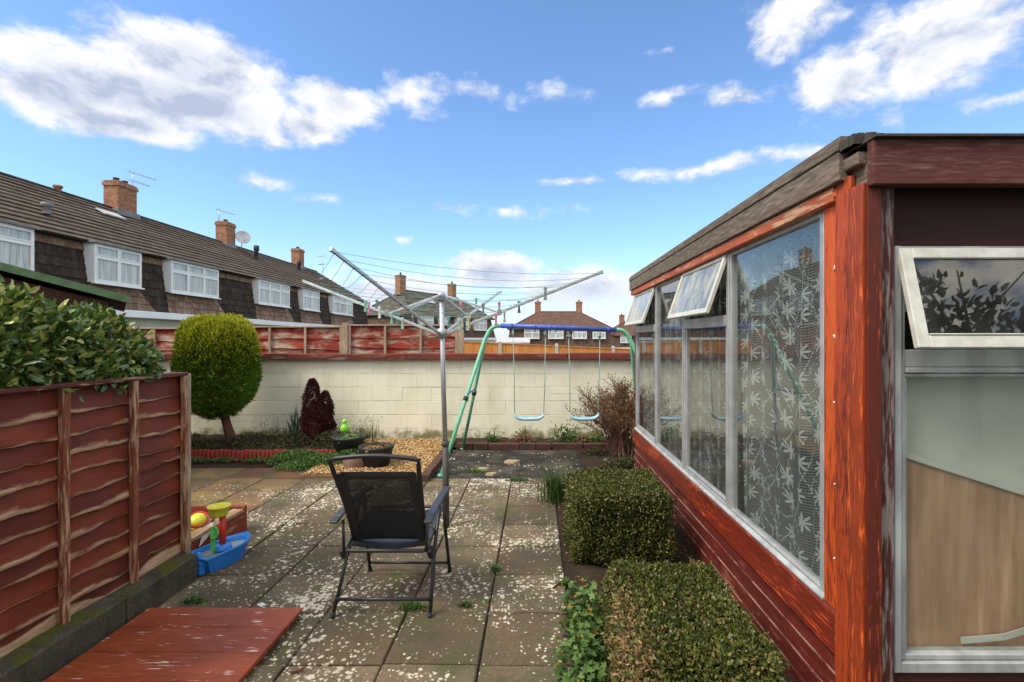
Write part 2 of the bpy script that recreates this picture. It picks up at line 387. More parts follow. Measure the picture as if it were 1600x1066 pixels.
def mat_brick(name='brick', c1=(.30,.11,.055), c2=(.42,.17,.08), mort=(.33,.28,.22)):
    m, t, p, o = newmat(name); g = nd(t, 'NewGeometry'); pos = nd(t, 'TexCoord').outputs['Object']
    s_ = nd(t, 'SeparateXYZ', {0: pos}); vv = nd(t, 'CombineXYZ', {0: mth(t, 'ADD', s_.outputs[0], s_.outputs[1]), 1: s_.outputs[2]}).outputs[0]
    b = nd(t, 'TexBrick', {'Vector': vv, 'Color1': c1, 'Color2': c2, 'Mortar': mort, 'Scale': 1.0, 'Mortar Size': .008, 'Brick Width': .225, 'Row Height': .075, 'Bias': -.1})
    col = mixc(t, 1.0, b.outputs['Color'], ramp(t, noise(t, pos, 6, 6, .7), [(.3, .5), (.7, 1.3)]), 'MULTIPLY')
    setp(t, p, col=col, rough=.9, spec=.15); bump(t, p, mth(t, 'SUBTRACT', noise(t, pos, 60, 4), b.outputs['Fac']), .5, .008); return m
def mat_waney():
    """stained boards: the wavy lower edge is worn to pale timber (attribute 'edge' runs 0 at the top to 1 at the lower edge)"""
    m, t, p, o = newmat('waney_board'); e = nd(t, 'Attribute', attribute_name='edge').outputs['Fac']
    v = coords(t, (1,.12,1)); v2 = coords(t, (.3,.35,1)); rnd = nd(t, 'NewGeometry').outputs['Random Per Island']
    g = noise(t, v, 60, 6, .65, .3)
    col = mixc(t, ramp(t, noise(t, v2, 7, 5, .6), [(.35, 0.), (.65, 1.)]), (.19,.036,.016), (.105,.021,.011))
    col = mixc(t, 1.0, col, ramp(t, rnd, [(0, .75), (1, 1.3)]), 'MULTIPLY')
    f = mth(t, 'ADD', mth(t, 'MULTIPLY', noise(t, v2, 9, 6, .7, .5), .55), mth(t, 'MULTIPLY', e, .58))
    f = mth(t, 'ADD', f, mth(t, 'MULTIPLY', g, .2))
    bare = mixc(t, 1.0, (.52,.34,.20), ramp(t, g, [(.3, .45), (.7, 1.25)]), 'MULTIPLY')
    col = mixc(t, sstep(t, f, .76, .92), col, bare)
    setp(t, p, col=col, rough=.62, spec=.3); bump(t, p, g, .5, .004); return m
def mat_fence_far():
    m, t, p, o = newmat('faded_board'); v = coords(t, (.16,1,1)); g = noise(t, v, 40, 6, .65)
    col = mixc(t, ramp(t, noise(t, coords(t,(.5,1,1)), 3, 5), [(.35, 0.), (.65, 1.)]), (.20,.028,.018), (.30,.048,.026))
    f = mth(t, 'ADD', noise(t, coords(t, (.55,1,1.6)), 4.2, 6, .68, .3), mth(t, 'MULTIPLY', g, .1))
    bare = mixc(t, 1.0, (.46,.33,.24), ramp(t, g, [(.3, .6), (.7, 1.2)]), 'MULTIPLY')
    setp(t, p, col=mixc(t, sstep(t, f, .50, .66), col, bare), rough=.8, spec=.2); bump(t, p, g, .4, .004); return m
def mat_lace(k=1.0):
    m, t, p, o = newmat('lace'); t.nodes.remove(p)
    pos = nd(t, 'TexCoord').outputs['UV']; v = nd(t, 'VectorMath', {0: pos, 1: (1,1,0)}, operation='MULTIPLY').outputs[0]
    vo = nd(t, 'TexVoronoi', {'Vector': v, 'Scale': 7.6, 'Randomness': .30}, voronoi_dimensions='2D')
    d = nd(t, 'VectorMath', {0: v, 1: vo.outputs['Position']}, operation='SUBTRACT').outputs[0]
    s_ = nd(t, 'SeparateXYZ', {0: d}); an = mth(t, 'ARCTAN2', s_.outputs[0], s_.outputs[1]); rad = nd(t, 'VectorMath', {0: d}, operation='LENGTH').outputs['Value']
    pet = mth(t, 'POWER', mth(t, 'ABSOLUTE', mth(t, 'COSINE', mth(t, 'MULTIPLY', an, 4.0))), 2.2)
    star = sstep(t, mth(t, 'SUBTRACT', mth(t, 'MULTIPLY', mth(t, 'ADD', mth(t, 'MULTIPLY', pet, .80), .20), .045), rad), -.003, .003)
    vd = nd(t, 'TexVoronoi', {'Vector': v, 'Scale': 7.6, 'Randomness': .30}, voronoi_dimensions='2D', feature='DISTANCE_TO_EDGE').outputs['Distance']
    n_ = mth(t, 'ABSOLUTE', mth(t, 'SUBTRACT', nd(t, 'TexNoise', {'Vector': v, 'Scale': 5.0, 'Detail': 2.0}).outputs['Fac'], .5))
    line = mth(t, 'MAXIMUM', sstep(t, vd, .026, .014), sstep(t, n_, .009, .004))
    dia = mth(t, 'ABSOLUTE', mth(t, 'SUBTRACT', mth(t, 'FRACT', mth(t, 'MULTIPLY', mth(t, 'ADD', nd(t, 'SeparateXYZ', {0: v}).outputs[0], mth(t, 'MULTIPLY', nd(t, 'SeparateXYZ', {0: v}).outputs[1], .45)), 5.0)), .5))
    dia2 = mth(t, 'ABSOLUTE', mth(t, 'SUBTRACT', mth(t, 'FRACT', mth(t, 'MULTIPLY', mth(t, 'SUBTRACT', nd(t, 'SeparateXYZ', {0: v}).outputs[0], mth(t, 'MULTIPLY', nd(t, 'SeparateXYZ', {0: v}).outputs[1], .6)), 4.0)), .5)); line = mth(t, 'MAXIMUM', sstep(t, n_, .009, .004), mth(t, 'MAXIMUM', sstep(t, dia2, .018, .008), sstep(t, dia, .020, .009)))
    dot = mth(t, 'ABSOLUTE', mth(t, 'SUBTRACT', mth(t, 'FRACT', mth(t, 'MULTIPLY', nd(t, 'SeparateXYZ', {0: v}).outputs[1], 60.0)), .5)); line = mth(t, 'MULTIPLY', line, sstep(t, dot, .40, .30))
    uvs = nd(t, 'SeparateXYZ', {0: v})
    rows = mth(t, 'ABSOLUTE', mth(t, 'SUBTRACT', mth(t, 'FRACT', mth(t, 'MULTIPLY', uvs.outputs[1], 80.0)), .5))
    cols_ = mth(t, 'ABSOLUTE', mth(t, 'SUBTRACT', mth(t, 'FRACT', mth(t, 'MULTIPLY', uvs.outputs[0], 80.0)), .5))
    net = mth(t, 'MAXIMUM', sstep(t, rows, .20, .12), mth(t, 'MULTIPLY', sstep(t, cols_, .2, .12), .9))
    tot = mth(t, 'MAXIMUM', mth(t, 'MULTIPLY', net, .30*k), mth(t, 'MAXIMUM', mth(t, 'MULTIPLY', star, .70*k), mth(t, 'MULTIPLY', line, .62*k)))
    tr = nd(t, 'BsdfTransparent'); df = nd(t, 'BsdfDiffuse', {0: (.85,.87,.86)}); tl = nd(t, 'BsdfTranslucent', {0: (.85,.87,.86)})
    cl_ = nd(t, 'MixShader', {0: .4, 1: df.outputs[0], 2: tl.outputs[0]}).outputs[0]
    t.links.new(nd(t, 'MixShader', {0: tot, 1: tr.outputs[0], 2: cl_}).outputs[0], o.inputs[0]); return m
def mat_mesh():
    m, t, p, o = newmat('mesh_fabric'); uv = nd(t, 'TexCoord').outputs['Object']
    setp(t, p, col=(.010,.011,.012), rough=.55)
    tr = nd(t, 'BsdfTransparent')
    t.links.new(nd(t, 'MixShader', {0: .955, 1: tr.outputs[0], 2: p.outputs[0]}).outputs[0], o.inputs[0]); return m
def mat_curtained():
    m, t, p, o = newmat('net_curtained_glass'); v = coords(t, (1,1,.05)); f = noise(t, v, 14, 4, .6)
    col = ramp(t, f, [(.3, (.22,.24,.22)), (.5, (.42,.44,.41)), (.7, (.58,.60,.56))])
    setp(t, p, col=col, rough=.06, spec=.6); return m

M = {}
M['slab'] = mat_slab(); M['block'] = mat_block(); M['brick'] = mat_brick(); M['lace'] = mat_lace(); M['lacefaint'] = mat_lace(.5); M['mesh'] = mat_mesh(); M['netglass'] = mat_curtained()
M['waney'] = mat_waney(); M['fadedboard'] = mat_fence_far()
M['rooftile'] = mat_tiles('roof_tile', (.085,.062,.048), (.115,.088,.068), (.15,.12,.095), .30)
M['rooftile2'] = mat_tiles('brown_roof_tile', (.12,.062,.05), (.14,.078,.062), (.17,.10,.08), .30, moss=(.10,.07,.05))
M['mansard'] = mat_tiles('hung_tile', (.030,.022,.018), (.044,.032,.025), (.070,.050,.038), .20, moss=(.06,.040,.028))
M['mansard2'] = mat_tiles('brown_hung_tile', (.095,.058,.044), (.125,.078,.058), (.16,.105,.08), .20, moss=(.09,.065,.045))
M['apron'] = mat_tiles('pale_brown_hung_tile', (.17,.10,.065), (.24,.155,.105), (.32,.22,.16), .20, moss=(.17,.11,.07))  # paler brown tiles below the windows and along the eaves
M['soil'] = plain('soil', (.055,.038,.024), (.030,.022,.015), s=14, rough=.95, bst=1, bs=40, spec=.1)
M['ground'] = plain('grass_ground', (.06,.075,.028), (.04,.05,.02), s=3, rough=.95)
M['concrete'] = plain('concrete', (.12,.105,.08), (.055,.05,.038), s=7, rough=.92, bst=.8, bs=70, spec=.15)
M['darkyard'] = None
M['mosskerb'] = None
M['white'] = plain('white_frame', (.80,.81,.80), (.74,.75,.74), s=3, rough=.35, bst=0)
M['render'] = plain('pale_render', (.62,.60,.54), (.52,.50,.45), s=2, rough=.85)
M['alu'] = plain('dull_aluminium', (.50,.50,.49), (.36,.36,.36), s=9, rough=.42, metal=.35, bst=.1)
M['aludirty'] = plain('chalky_aluminium', (.46,.48,.46), (.30,.31,.30), s=12, rough=.6, metal=.15, bst=.2, scale=(1,1,.4))
M['sash'] = plain('cream_sash', (.66,.66,.58), (.50,.49,.42), s=14, rough=.5, bst=.2)
M['steel'] = plain('galvanised_steel', (.50,.51,.51), (.36,.37,.37), s=20, rough=.35, metal=.55, bst=.1)
M['tubealu'] = plain('aluminium_tube', (.60,.62,.62), (.46,.48,.48), s=10, rough=.32, metal=.6, bst=.05)
M['poledark'] = plain('grey_socket', (.10,.095,.085), (.06,.055,.05), s=10, rough=.6, metal=.2)
M['line'] = plain('green_line', (.20,.48,.42), (.16,.40,.36), s=4, rough=.5, bst=0)
M['blk'] = plain('black_plastic', (.02,.02,.022), (.03,.03,.03), rough=.5, bst=0)
M['chair'] = plain('black_powder_coat', (.018,.019,.021), (.025,.026,.028), s=30, rough=.42, bst=.1, spec=.5)
M['armrest'] = plain('grey_armrest', (.035,.037,.042), (.045,.047,.052), rough=.38, bst=0)
M['swinggreen'] = plain('green_tube', (.20,.56,.36), (.15,.47,.29), s=12, rough=.38, bst=.05)
M['swingblue'] = plain('blue_tube', (.07,.13,.50), (.05,.10,.40), s=10, rough=.35, bst=.05)
M['swingseat'] = plain('pale_blue_plastic', (.36,.62,.74), (.30,.54,.68), s=10, rough=.4, bst=.05)
M['rope'] = plain('pale_green_rope', (.34,.48,.42), (.24,.36,.32), s=50, rough=.8, bst=.4, bs=300)
M['boat'] = plain('blue_plastic', (.030,.23,.68), (.022,.18,.58), s=10, rough=.38, bst=.05, spec=.5)
M['yellow'] = plain('yellow_plastic', (.78,.74,.06), (.68,.66,.04), rough=.4, bst=0, spec=.5)
M['gold'] = plain('amber_plastic', (.72,.40,.02), (.66,.36,.02), rough=.4, bst=0, spec=.5)
M['red'] = plain('red_plastic', (.62,.035,.012), (.55,.03,.01), rough=.4, bst=0, spec=.5)
M['orange'] = plain('orange_plastic', (.75,.14,.02), (.68,.11,.02), rough=.4, bst=0, spec=.5)
M['toygreen'] = plain('green_plastic', (.10,.50,.10), (.07,.42,.08), rough=.4, bst=0, spec=.5)
M['lime'] = plain('lime_plastic', (.30,.72,.06), (.24,.62,.05), rough=.45, bst=0, spec=.5)
M['water'] = plain('murky_water', (.16,.22,.19), (.30,.32,.26), s=30, rough=.05, bst=.2, spec=.6)
M['sand'] = plain('damp_sand', (.09,.075,.05), (.05,.04,.03), s=12, rough=.95, bst=.8, bs=90)
M['sandbox'] = wood('sandpit_board', (.30,.055,.022), (.22,.04,.02), (.34,.20,.10), 'y', .32)
M['sandboxx'] = wood('sandpit_end_board', (.30,.055,.022), (.22,.04,.02), (.34,.20,.10), 'x', .32)
M['barewood'] = wood('worn_rim', (.32,.17,.09), (.34,.21,.11), (.42,.29,.17), 'y', .5)
M['deck'] = wood('red_stained_board', (.36,.080,.026), (.22,.044,.017), (.60,.44,.36), 'x', .31, rough=.45, grain=30, wsc=17, st=.4, soft=.06)
M['batten'] = wood('stained_batten', (.26,.085,.04), (.19,.05,.026), (.42,.27,.16), 'z', .5)
M['rail'] = wood('stained_rail', (.12,.030,.020), (.10,.024,.016), (.34,.22,.13), 'y', .42)
M['palepost'] = wood('weathered_post', (.40,.29,.19), (.33,.24,.15), (.46,.36,.26), 'z', .4)
M['lipedge'] = wood('worn_board_edge', (.24,.075,.05), (.18,.05,.035), (.46,.27,.20), 'y', .55)
M['orangefence'] = wood('orange_fence_board', (.62,.25,.06), (.52,.19,.045), (.55,.30,.12), 'z', .25, grain=9)
M['concpost'] = plain('concrete_post', (.48,.45,.38), (.38,.35,.29), rough=.9)
M['grey_fascia'] = wood('weathered_fascia', (.150,.112,.078), (.098,.074,.054), (.225,.18,.135), 'y', .5, rough=.85, st=.07, grain=34, dark=(.06,.025,.017), bst=1.0, soft=.30, wsc=9)
M['red_fascia'] = wood('red_weathered_fascia', (.125,.036,.028), (.080,.025,.021), (.20,.115,.095), 'x', .4, rough=.8, st=.1, grain=34, dark=(.04,.012,.010), bst=1.0, soft=.25, wsc=9)
M['sillboard'] = wood('red_sill_board', (.23,.030,.013), (.11,.017,.010), (.62,.10,.028), 'y', .36, rough=.36, grain=30, bst=.7, spec=.55, wsc=10, soft=.14, st=.16)  # bright orange patches put gloss highlights into the colour
M['cladding'] = wood('red_cladding', (.155,.024,.017), (.10,.017,.013), (.25,.085,.06), 'y', .33, soft=.14, rough=.5, grain=14, bst=.7, wsc=8)
M['streakpost'] = wood('streaky_orange_post', (.62,.10,.017), (.42,.060,.015), (.12,.020,.011), 'z', .44, rough=.5, grain=40, bst=.9, wsc=30, soft=.10, st=.045)
M['streakpost2'] = wood('half_worn_post', (.36,.055,.015), (.15,.025,.012), (.62,.11,.02), 'z', .44, rough=.5, grain=40, bst=.9, wsc=30, soft=.10, st=.045)
M['orangepost'] = wood('orange_stained_post', (.72,.13,.018), (.60,.095,.014), (.22,.030,.012), 'z', .34, rough=.5, st=.05, grain=30, bst=.8, wsc=9)
M['darkpost'] = wood('dark_stained_post', (.14,.022,.011), (.09,.016,.009), (.52,.09,.02), 'z', .33, rough=.55, grain=36, bst=.8, wsc=28, soft=.10, st=.045)
M['peelpost'] = wood('peeling_jamb', (.105,.026,.018), (.08,.02,.015), (.26,.205,.18), 'z', .52, rough=.7, grain=30, bst=1.0, wsc=22, soft=.10, st=.12)
M['orangebatten'] = wood('orange_batten', (.52,.13,.045), (.38,.09,.035), (.55,.30,.18), 'y', .42, rough=.6, bst=.7)
M['shadedred'] = wood('shaded_red_rail', (.045,.011,.008), (.028,.008,.006), (.10,.022,.014), 'x', .22, rough=.7, grain=12)  # header's overhang shade put into the wood colour, shared with the lower rail
M['felt'] = plain('roof_felt', (.085,.07,.055), (.05,.042,.034), s=30, rough=.95, bst=.8)
M['ply'] = wood('plywood', (.50,.29,.165), (.42,.24,.14), (.56,.36,.22), 'z', .4, rough=.75, grain=6, bst=.15, soft=.3)
M['palepanel'] = plain('pale_panel', (.62,.63,.54), (.55,.56,.48), s=3, rough=.7, bst=.1)
M['inwall'] = plain('inner_wall', (.055,.05,.042), (.04,.036,.03), s=2, rough=.9)
M['glass'] = glass('window_glass', ior=1.55, haze=.03, hs=3); M['glassdirty'] = glass('dirty_glass', tint=(.60,.62,.58), ior=1.5, haze=.62, hcol=(.66,.66,.56), hs=9)
M['glassvent'] = glass('dark_vent_glass', tint=(.55,.57,.55), ior=1.75, haze=.05)
M['terracotta'] = plain('log_edging', (.30,.035,.022), (.22,.028,.018), s=14, rough=.75)
M['redbrick'] = plain('edging_brick', (.11,.042,.030), (.055,.035,.022), s=9, rough=.9, bst=.8)
M['coping'] = wood('red_coping', (.19,.048,.034), (.13,.034,.026), (.20,.14,.10), 'x', .38, rough=.85, grain=10)
M['bark'] = plain('bark', (.13,.06,.04), (.07,.035,.025), s=12, rough=.95, bst=1, bs=40, scale=(1,1,.3))
M['pot'] = plain('dark_pot', (.028,.030,.026), (.018,.02,.018), rough=.55)
M['stone'] = plain('buff_stone', (.42,.33,.20), (.30,.24,.15), s=20, rough=.9, bst=.6)
M['greenfelt'] = plain('green_roof_trim', (.11,.19,.085), (.08,.14,.06), s=14, rough=.6)
M['shedbrown'] = wood('brown_shed_board', (.085,.030,.017), (.06,.022,.014), (.12,.05,.03), 'x', .3)
M['greyroof'] = plain('pale_sheet_roof', (.52,.52,.50), (.42,.42,.40), s=2, rough=.6)
M['lead'] = plain('lead_flashing', (.22,.22,.22), (.15,.15,.15), rough=.6)
# foliage colours
M['laurel'] = leafmat('laurel_leaf', [(.020,.045,.010), (.05,.10,.022), (.075,.14,.03), (.12,.19,.04), (.30,.33,.07), (.78,.70,.24)], .12, .26, .6)
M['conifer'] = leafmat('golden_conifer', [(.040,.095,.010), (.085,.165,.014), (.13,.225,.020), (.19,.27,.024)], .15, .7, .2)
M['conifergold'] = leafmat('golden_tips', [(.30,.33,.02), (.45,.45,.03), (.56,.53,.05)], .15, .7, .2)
M['redleaf'] = leafmat('purple_foliage', [(.030,.010,.011), (.055,.014,.014), (.10,.024,.022), (.05,.026,.014)], .1, .7, .2)
M['box'] = leafmat('box_leaf', [(.016,.026,.007), (.042,.060,.012), (.085,.10,.018), (.16,.16,.034), (.30,.25,.085)], .12, .42, .4)
M['boxtan'] = leafmat('dead_box_leaf', [(.17,.09,.035), (.32,.20,.09), (.46,.33,.17)], .12, .6, .3)
M['herb'] = leafmat('herb_leaf', [(.03,.07,.015), (.06,.13,.028), (.12,.22,.05), (.22,.30,.07)], .25, .5, .3)
M['yellowleaf'] = leafmat('yellowing_leaf', [(.34,.22,.04), (.45,.26,.05), (.30,.28,.06)], .25, .5, .3)
M['grass'] = leafmat('grass_blade', [(.035,.07,.015), (.07,.13,.03), (.13,.18,.05)], .2, .5, .3)
M['dryleaf'] = leafmat('dry_leaf', [(.17,.08,.05), (.28,.16,.085), (.15,.14,.045)], .15, .7, .2)
M['weed'] = leafmat('weed_leaf', [(.03,.030,.014), (.055,.055,.022), (.08,.085,.030), (.15,.12,.06)], .15, .6, .2)
M['iris'] = leafmat('iris_blade', [(.05,.10,.07), (.09,.16,.11)], .15, .45, .4)
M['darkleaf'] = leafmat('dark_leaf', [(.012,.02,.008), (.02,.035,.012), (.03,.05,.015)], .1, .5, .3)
M['twig'] = plain('twig', (.24,.125,.085), (.16,.085,.055), rough=.9, bst=0)
def mossy(name, c1, c2, mc=(.09,.10,.02), z0=.12, z1=.19):
    m, t, p, o = newmat(name); v = coords(t); z = nd(t, 'SeparateXYZ', {0: nd(t, 'NewGeometry').outputs['Normal']}).outputs[2]
    col = mixc(t, ramp(t, noise(t, v, 10, 6, .7), [(.35, 0.), (.65, 1.)]), c1, c2)
    col = mixc(t, 1.0, col, ramp(t, noise(t, v, 100, 4, .7), [(.3, .55), (.7, 1.4)]), 'MULTIPLY')
    f = mth(t, 'ADD', noise(t, v, 9, 6, .7), mth(t, 'MULTIPLY', z, .14))
    col = mixc(t, sstep(t, f, .60, .70), col, mc)
    setp(t, p, col=col, rough=.95, spec=.1); bump(t, p, noise(t, v, 80, 6, .7), 1, .008); return m
M['mosskerb'] = mossy('mossy_concrete', (.12,.105,.075), (.060,.052,.040))
def mat_yard():
    m, t, p, o = newmat('dark_yard'); v = coords(t)
    col = mixc(t, ramp(t, noise(t, v, 2.3, 6, .7), [(.45, 0.), (.68, 1.)]), (.022,.021,.020), (.10,.086,.058))
    col = mixc(t, ramp(t, noise(t, v, 6, 6, .7), [(.58, 0.), (.68, .8)]), col, (.07,.08,.028))
    vo = nd(t, 'TexVoronoi', {'Vector': v, 'Scale': 24.0}); rr = nd(t, 'SeparateColor', {0: vo.outputs['Color']}).outputs[0]
    th = mth(t, 'MULTIPLY', mth(t, 'SUBTRACT', mth(t, 'ADD', noise(t, v, 2.6, 4), mth(t, 'MULTIPLY', rr, .3)), .60), 3.0, clamp=True)
    col = mixc(t, sstep(t, mth(t, 'SUBTRACT', mth(t, 'MULTIPLY', th, .5), vo.outputs['Distance']), -.01, .08), col, (.50,.46,.38))
    setp(t, p, col=col, rough=.85, spec=.25); bump(t, p, noise(t, v, 50, 6, .7), .8, .008); return m
M['darkyard'] = mat_yard()
def mat_pebble():
    m, t, p, o = newmat('pebble'); rnd = nd(t, 'NewGeometry').outputs['Random Per Island']
    setp(t, p, col=ramp(t, rnd, [(0, (.20,.09,.03)), (.3, (.40,.21,.065)), (.6, (.54,.33,.12)), (.85, (.62,.46,.24)), (1, (.68,.58,.42))]), rough=.8, spec=.25); return m
M['pebble'] = mat_pebble()

# ---------------------------------------------------------------- ground, paving, beds
g = MB()
xs = [-900,-300,-120,-60,-35,-20,-10,-5,-2,0,2,5,10,20,40,80,200,900]; ys = [-300,-60,-20,-6,0,3,6,9,14,22,34,50,70,100,200,500,1800]
def gz(x, y):
    f = max(0, min(1, (y-12)/45)); k = max(0, min(1, (x+12)/9)); return -.02-1.75*f*k
for i in range(len(xs)-1):
    for j in range(len(ys)-1):
        q = [(xs[a], ys[b], gz(xs[a], ys[b])) for a, b in ((i,j),(i+1,j),(i+1,j+1),(i,j+1))]; g.face(q)
struct(g.build('ground', M['ground']))
g = MB(); g.box((-6.0,-3,-.018), (3.5,6.95,-.011)); struct(g.build('paving_bed', M['soil']))
g = MB(); S = .45
for i in range(-13, 1):
    for j in range(-10, 12):
        x1 = .183+S*i; x0 = x1-S; y0 = 2.344+S*(j-4); y1 = y0+S
        if x1 < -2.0 and y0 < 3.1 and x1 < -2.3: continue
        if x1 < -5.6 or y1 > 7: continue
        if y0 > 5.45 and x0 > -1.3: continue
        if y0 > 5.45 and x0 > -2.6: continue
        if y0 > 6.0: continue
        e = .005; tz = [rng.normal(0, .0026) for _ in range(4)]; h = .030+rng.normal(0, .0018); a = rng.normal(0, .004)
        c_ = ((x0+x1)/2, (y0+y1)/2)
        P = []
        for (px, py), dz in zip(((x0+e,y0+e),(x1-e,y0+e),(x1-e,y1-e),(x0+e,y1-e)), tz):
            dx, dy = px-c_[0], py-c_[1]; P.append((c_[0]+dx*math.cos(a)-dy*math.sin(a), c_[1]+dx*math.sin(a)+dy*math.cos(a), h+dz-.024))
        inn = [(c_[0]+(p_[0]-c_[0])*.972, c_[1]+(p_[1]-c_[1])*.972, p_[2]) for p_ in P]
        out = [(p_[0], p_[1], p_[2]-.006) for p_ in P]; bot = [(p_[0], p_[1], -.03) for p_ in P]
        vs = inn+out+bot; fs = [(0,1,2,3)]+[(4+k, 4+(k+1)%4, (k+1)%4, k) for k in range(4)]+[(8+k, 8+(k+1)%4, 4+(k+1)%4, 4+k) for k in range(4)]
        g.raw(vs, fs)
pav = struct(g.build('paving', M['slab']))
g = MB(); g.box((-1.2,5.46,-.02), (1.15,6.92,.004)); struct(g.build('concrete_yard', M['darkyard']))
# soil beds
def soilbed(name, x0, x1, y0, y1, z, amp=.02):
    nx = int((x1-x0)/.06)+2; ny = int((y1-y0)/.06)+2; X, Y = np.meshgrid(np.linspace(x0,x1,nx), np.linspace(y0,y1,ny))
    Z = z+rng.normal(0, amp*.5, X.shape)+amp*np.sin(X*5)*np.cos(Y*4); V = np.stack([X,Y,Z],-1).reshape(-1,3)
    i = np.arange(ny-1)[:,None]*nx+np.arange(nx-1)[None]; i = i.reshape(-1,1); F = i+np.array([0,1,nx+1,nx])
    return struct(npmesh(name, V, F, M['soil'], smooth=True))
soilbed('flower_bed_soil', -6.5, -2.5, 6.34, 7.5, .10); soilbed('wall_foot_soil', -1.2, 2.4, 6.98, 7.5, .05); soilbed('hedge_bed_soil', .195, 1.16, .4, 5.2, .01)
soilbed('corner_soil', .55, 2.6, 5.9, 7.0, .02)
# gravel
n = 11000; x = rng.uniform(-2.55,-1.25,n); y = rng.uniform(5.5,7.42,n); keep = ~((x < -2.5)&(y > 6.3)); x = x[keep]; y = y[keep]; n = len(x)
base = np.array([[1,0,0],[0,1,0],[-1,0,0],[0,-1,0],[0,0,.8],[0,0,-.8]]); s_ = rng.uniform(.007,.017,n)
a = rng.uniform(0,6.28,n); ca, sa = np.cos(a), np.sin(a)
V = base[None]*s_[:,None,None]*np.array([1.2,.85,.7]); V = np.stack([V[...,0]*ca[:,None]-V[...,1]*sa[:,None], V[...,0]*sa[:,None]+V[...,1]*ca[:,None], V[...,2]], -1)
V = V+np.stack([x, y, .055+rng.uniform(-.01,.012,n)],1)[:,None]
F3 = np.array([[0,1,4],[1,2,4],[2,3,4],[3,0,4],[1,0,5],[2,1,5],[3,2,5],[0,3,5]]); F = (np.arange(n)[:,None,None]*6+F3[None]).reshape(-1,3)
tag(npmesh('gravel', V.reshape(-1,3), F, M['pebble']), 'golden pea gravel filling the bed in front of the cream wall', 'gravel', kind='stuff')
g = MB(); g.box((-2.58,5.46,-.02),(-1.24,7.44,.045)); struct(g.build('gravel_base', plain('gravel_base', (.22,.13,.06), (.12,.07,.04), s=60)))

# brick edgings
def edging(label, pts, w_, h_, L, mat='redbrick', name='brick_edging', z=0):
    t = thing(name, label, 'edging', (pts[0][0], pts[0][1], 0)); m_ = MB()
    for a, b in zip(pts[:-1], pts[1:]):
        a = Vector(a+(0,)); b = Vector(b+(0,)); d = b-a; k = max(1, round(d.length/L)); d /= k; u = d.normalized()
        for i in range(k):
            j = rng.normal(0, .005, 3); q = a+d*i
            m_.beam(q+u*.004+Vector((j[0],j[1],z+h_/2+j[2])), q+d-u*.004+Vector((j[1],j[0],z+h_/2+j[2])), w_, h_, ch=.006)
    m_.build('brick_course', M[mat], t); return t
edging('weathered red brick edging along the right side of the gravel bed', [(-1.2,5.35),(-1.2,7.2)], .09, .075, .21)
edging('dark red brick edging at the foot of the cream wall behind the swings', [(-1.1,6.96),(1.3,6.96),(2.2,6.98)], .10, .085, .22)
edging('low dark red brick edging at the left end of the flower bed behind the fence', [(-5.9,6.42),(-4.42,6.42)], .10, .13, .22)
t = thing('log_roll_edging', 'red stained log roll edging along the front of the flower bed', 'edging', (-3.4,6.3,0)); m_ = MB()
xx = -4.38
while xx < -2.35:
    h = .135+rng.normal(0,.004); m_.lathe([(.026,0),(.026,h-.006),(.020,h),(0,h+.001)], (xx,6.31+rng.normal(0,.003),0), 8); xx += .053
m_.build('log_row', M['terracotta'], t)

# ---------------------------------------------------------------- cream block wall
wall = thing('garden_wall', 'long cream painted blockwork wall with a red coping across the back of the garden', 'wall', (-2,7.5,0))
g = MB(); g.box((-7.5,7.51,-.1),(4.4,7.70,1.22)); g.build('wall_core', plain('wall_joint', (.50,.46,.32), (.30,.27,.17), s=5), wall)
g = MB(); bh = .205
for r_ in range(6):
    x = -7.5-(.22 if r_%2 else 0); z0 = -.01+r_*bh
    while x < 4.4:
        d_ = rng.normal(0,.0012); t1 = rng.normal(0,.0012)
        L = .44
        hh = bh if rng.random() > .05 else bh*.5
        zz = z0
        while zz < z0+bh-.01:
            g.box((max(x,-7.5)+.0006,7.5+d_,zz+.0016+t1),(min(x+L,4.4)-.0006,7.52,zz+hh-.0016+t1), ch=.0036); zz += hh; d_ = rng.normal(0,.0018)
        x += L
g.build('blockwork', M['block'], wall)
g = MB(); x = -7.6
while x < 4.5:
    L = rng.uniform(1.7,2.4); j = rng.normal(0,.004); g.box((x,7.42,1.225+j),(x+L-.004,7.76,1.315+j), ch=.006); x += L
g.build('coping', M['coping'], wall)

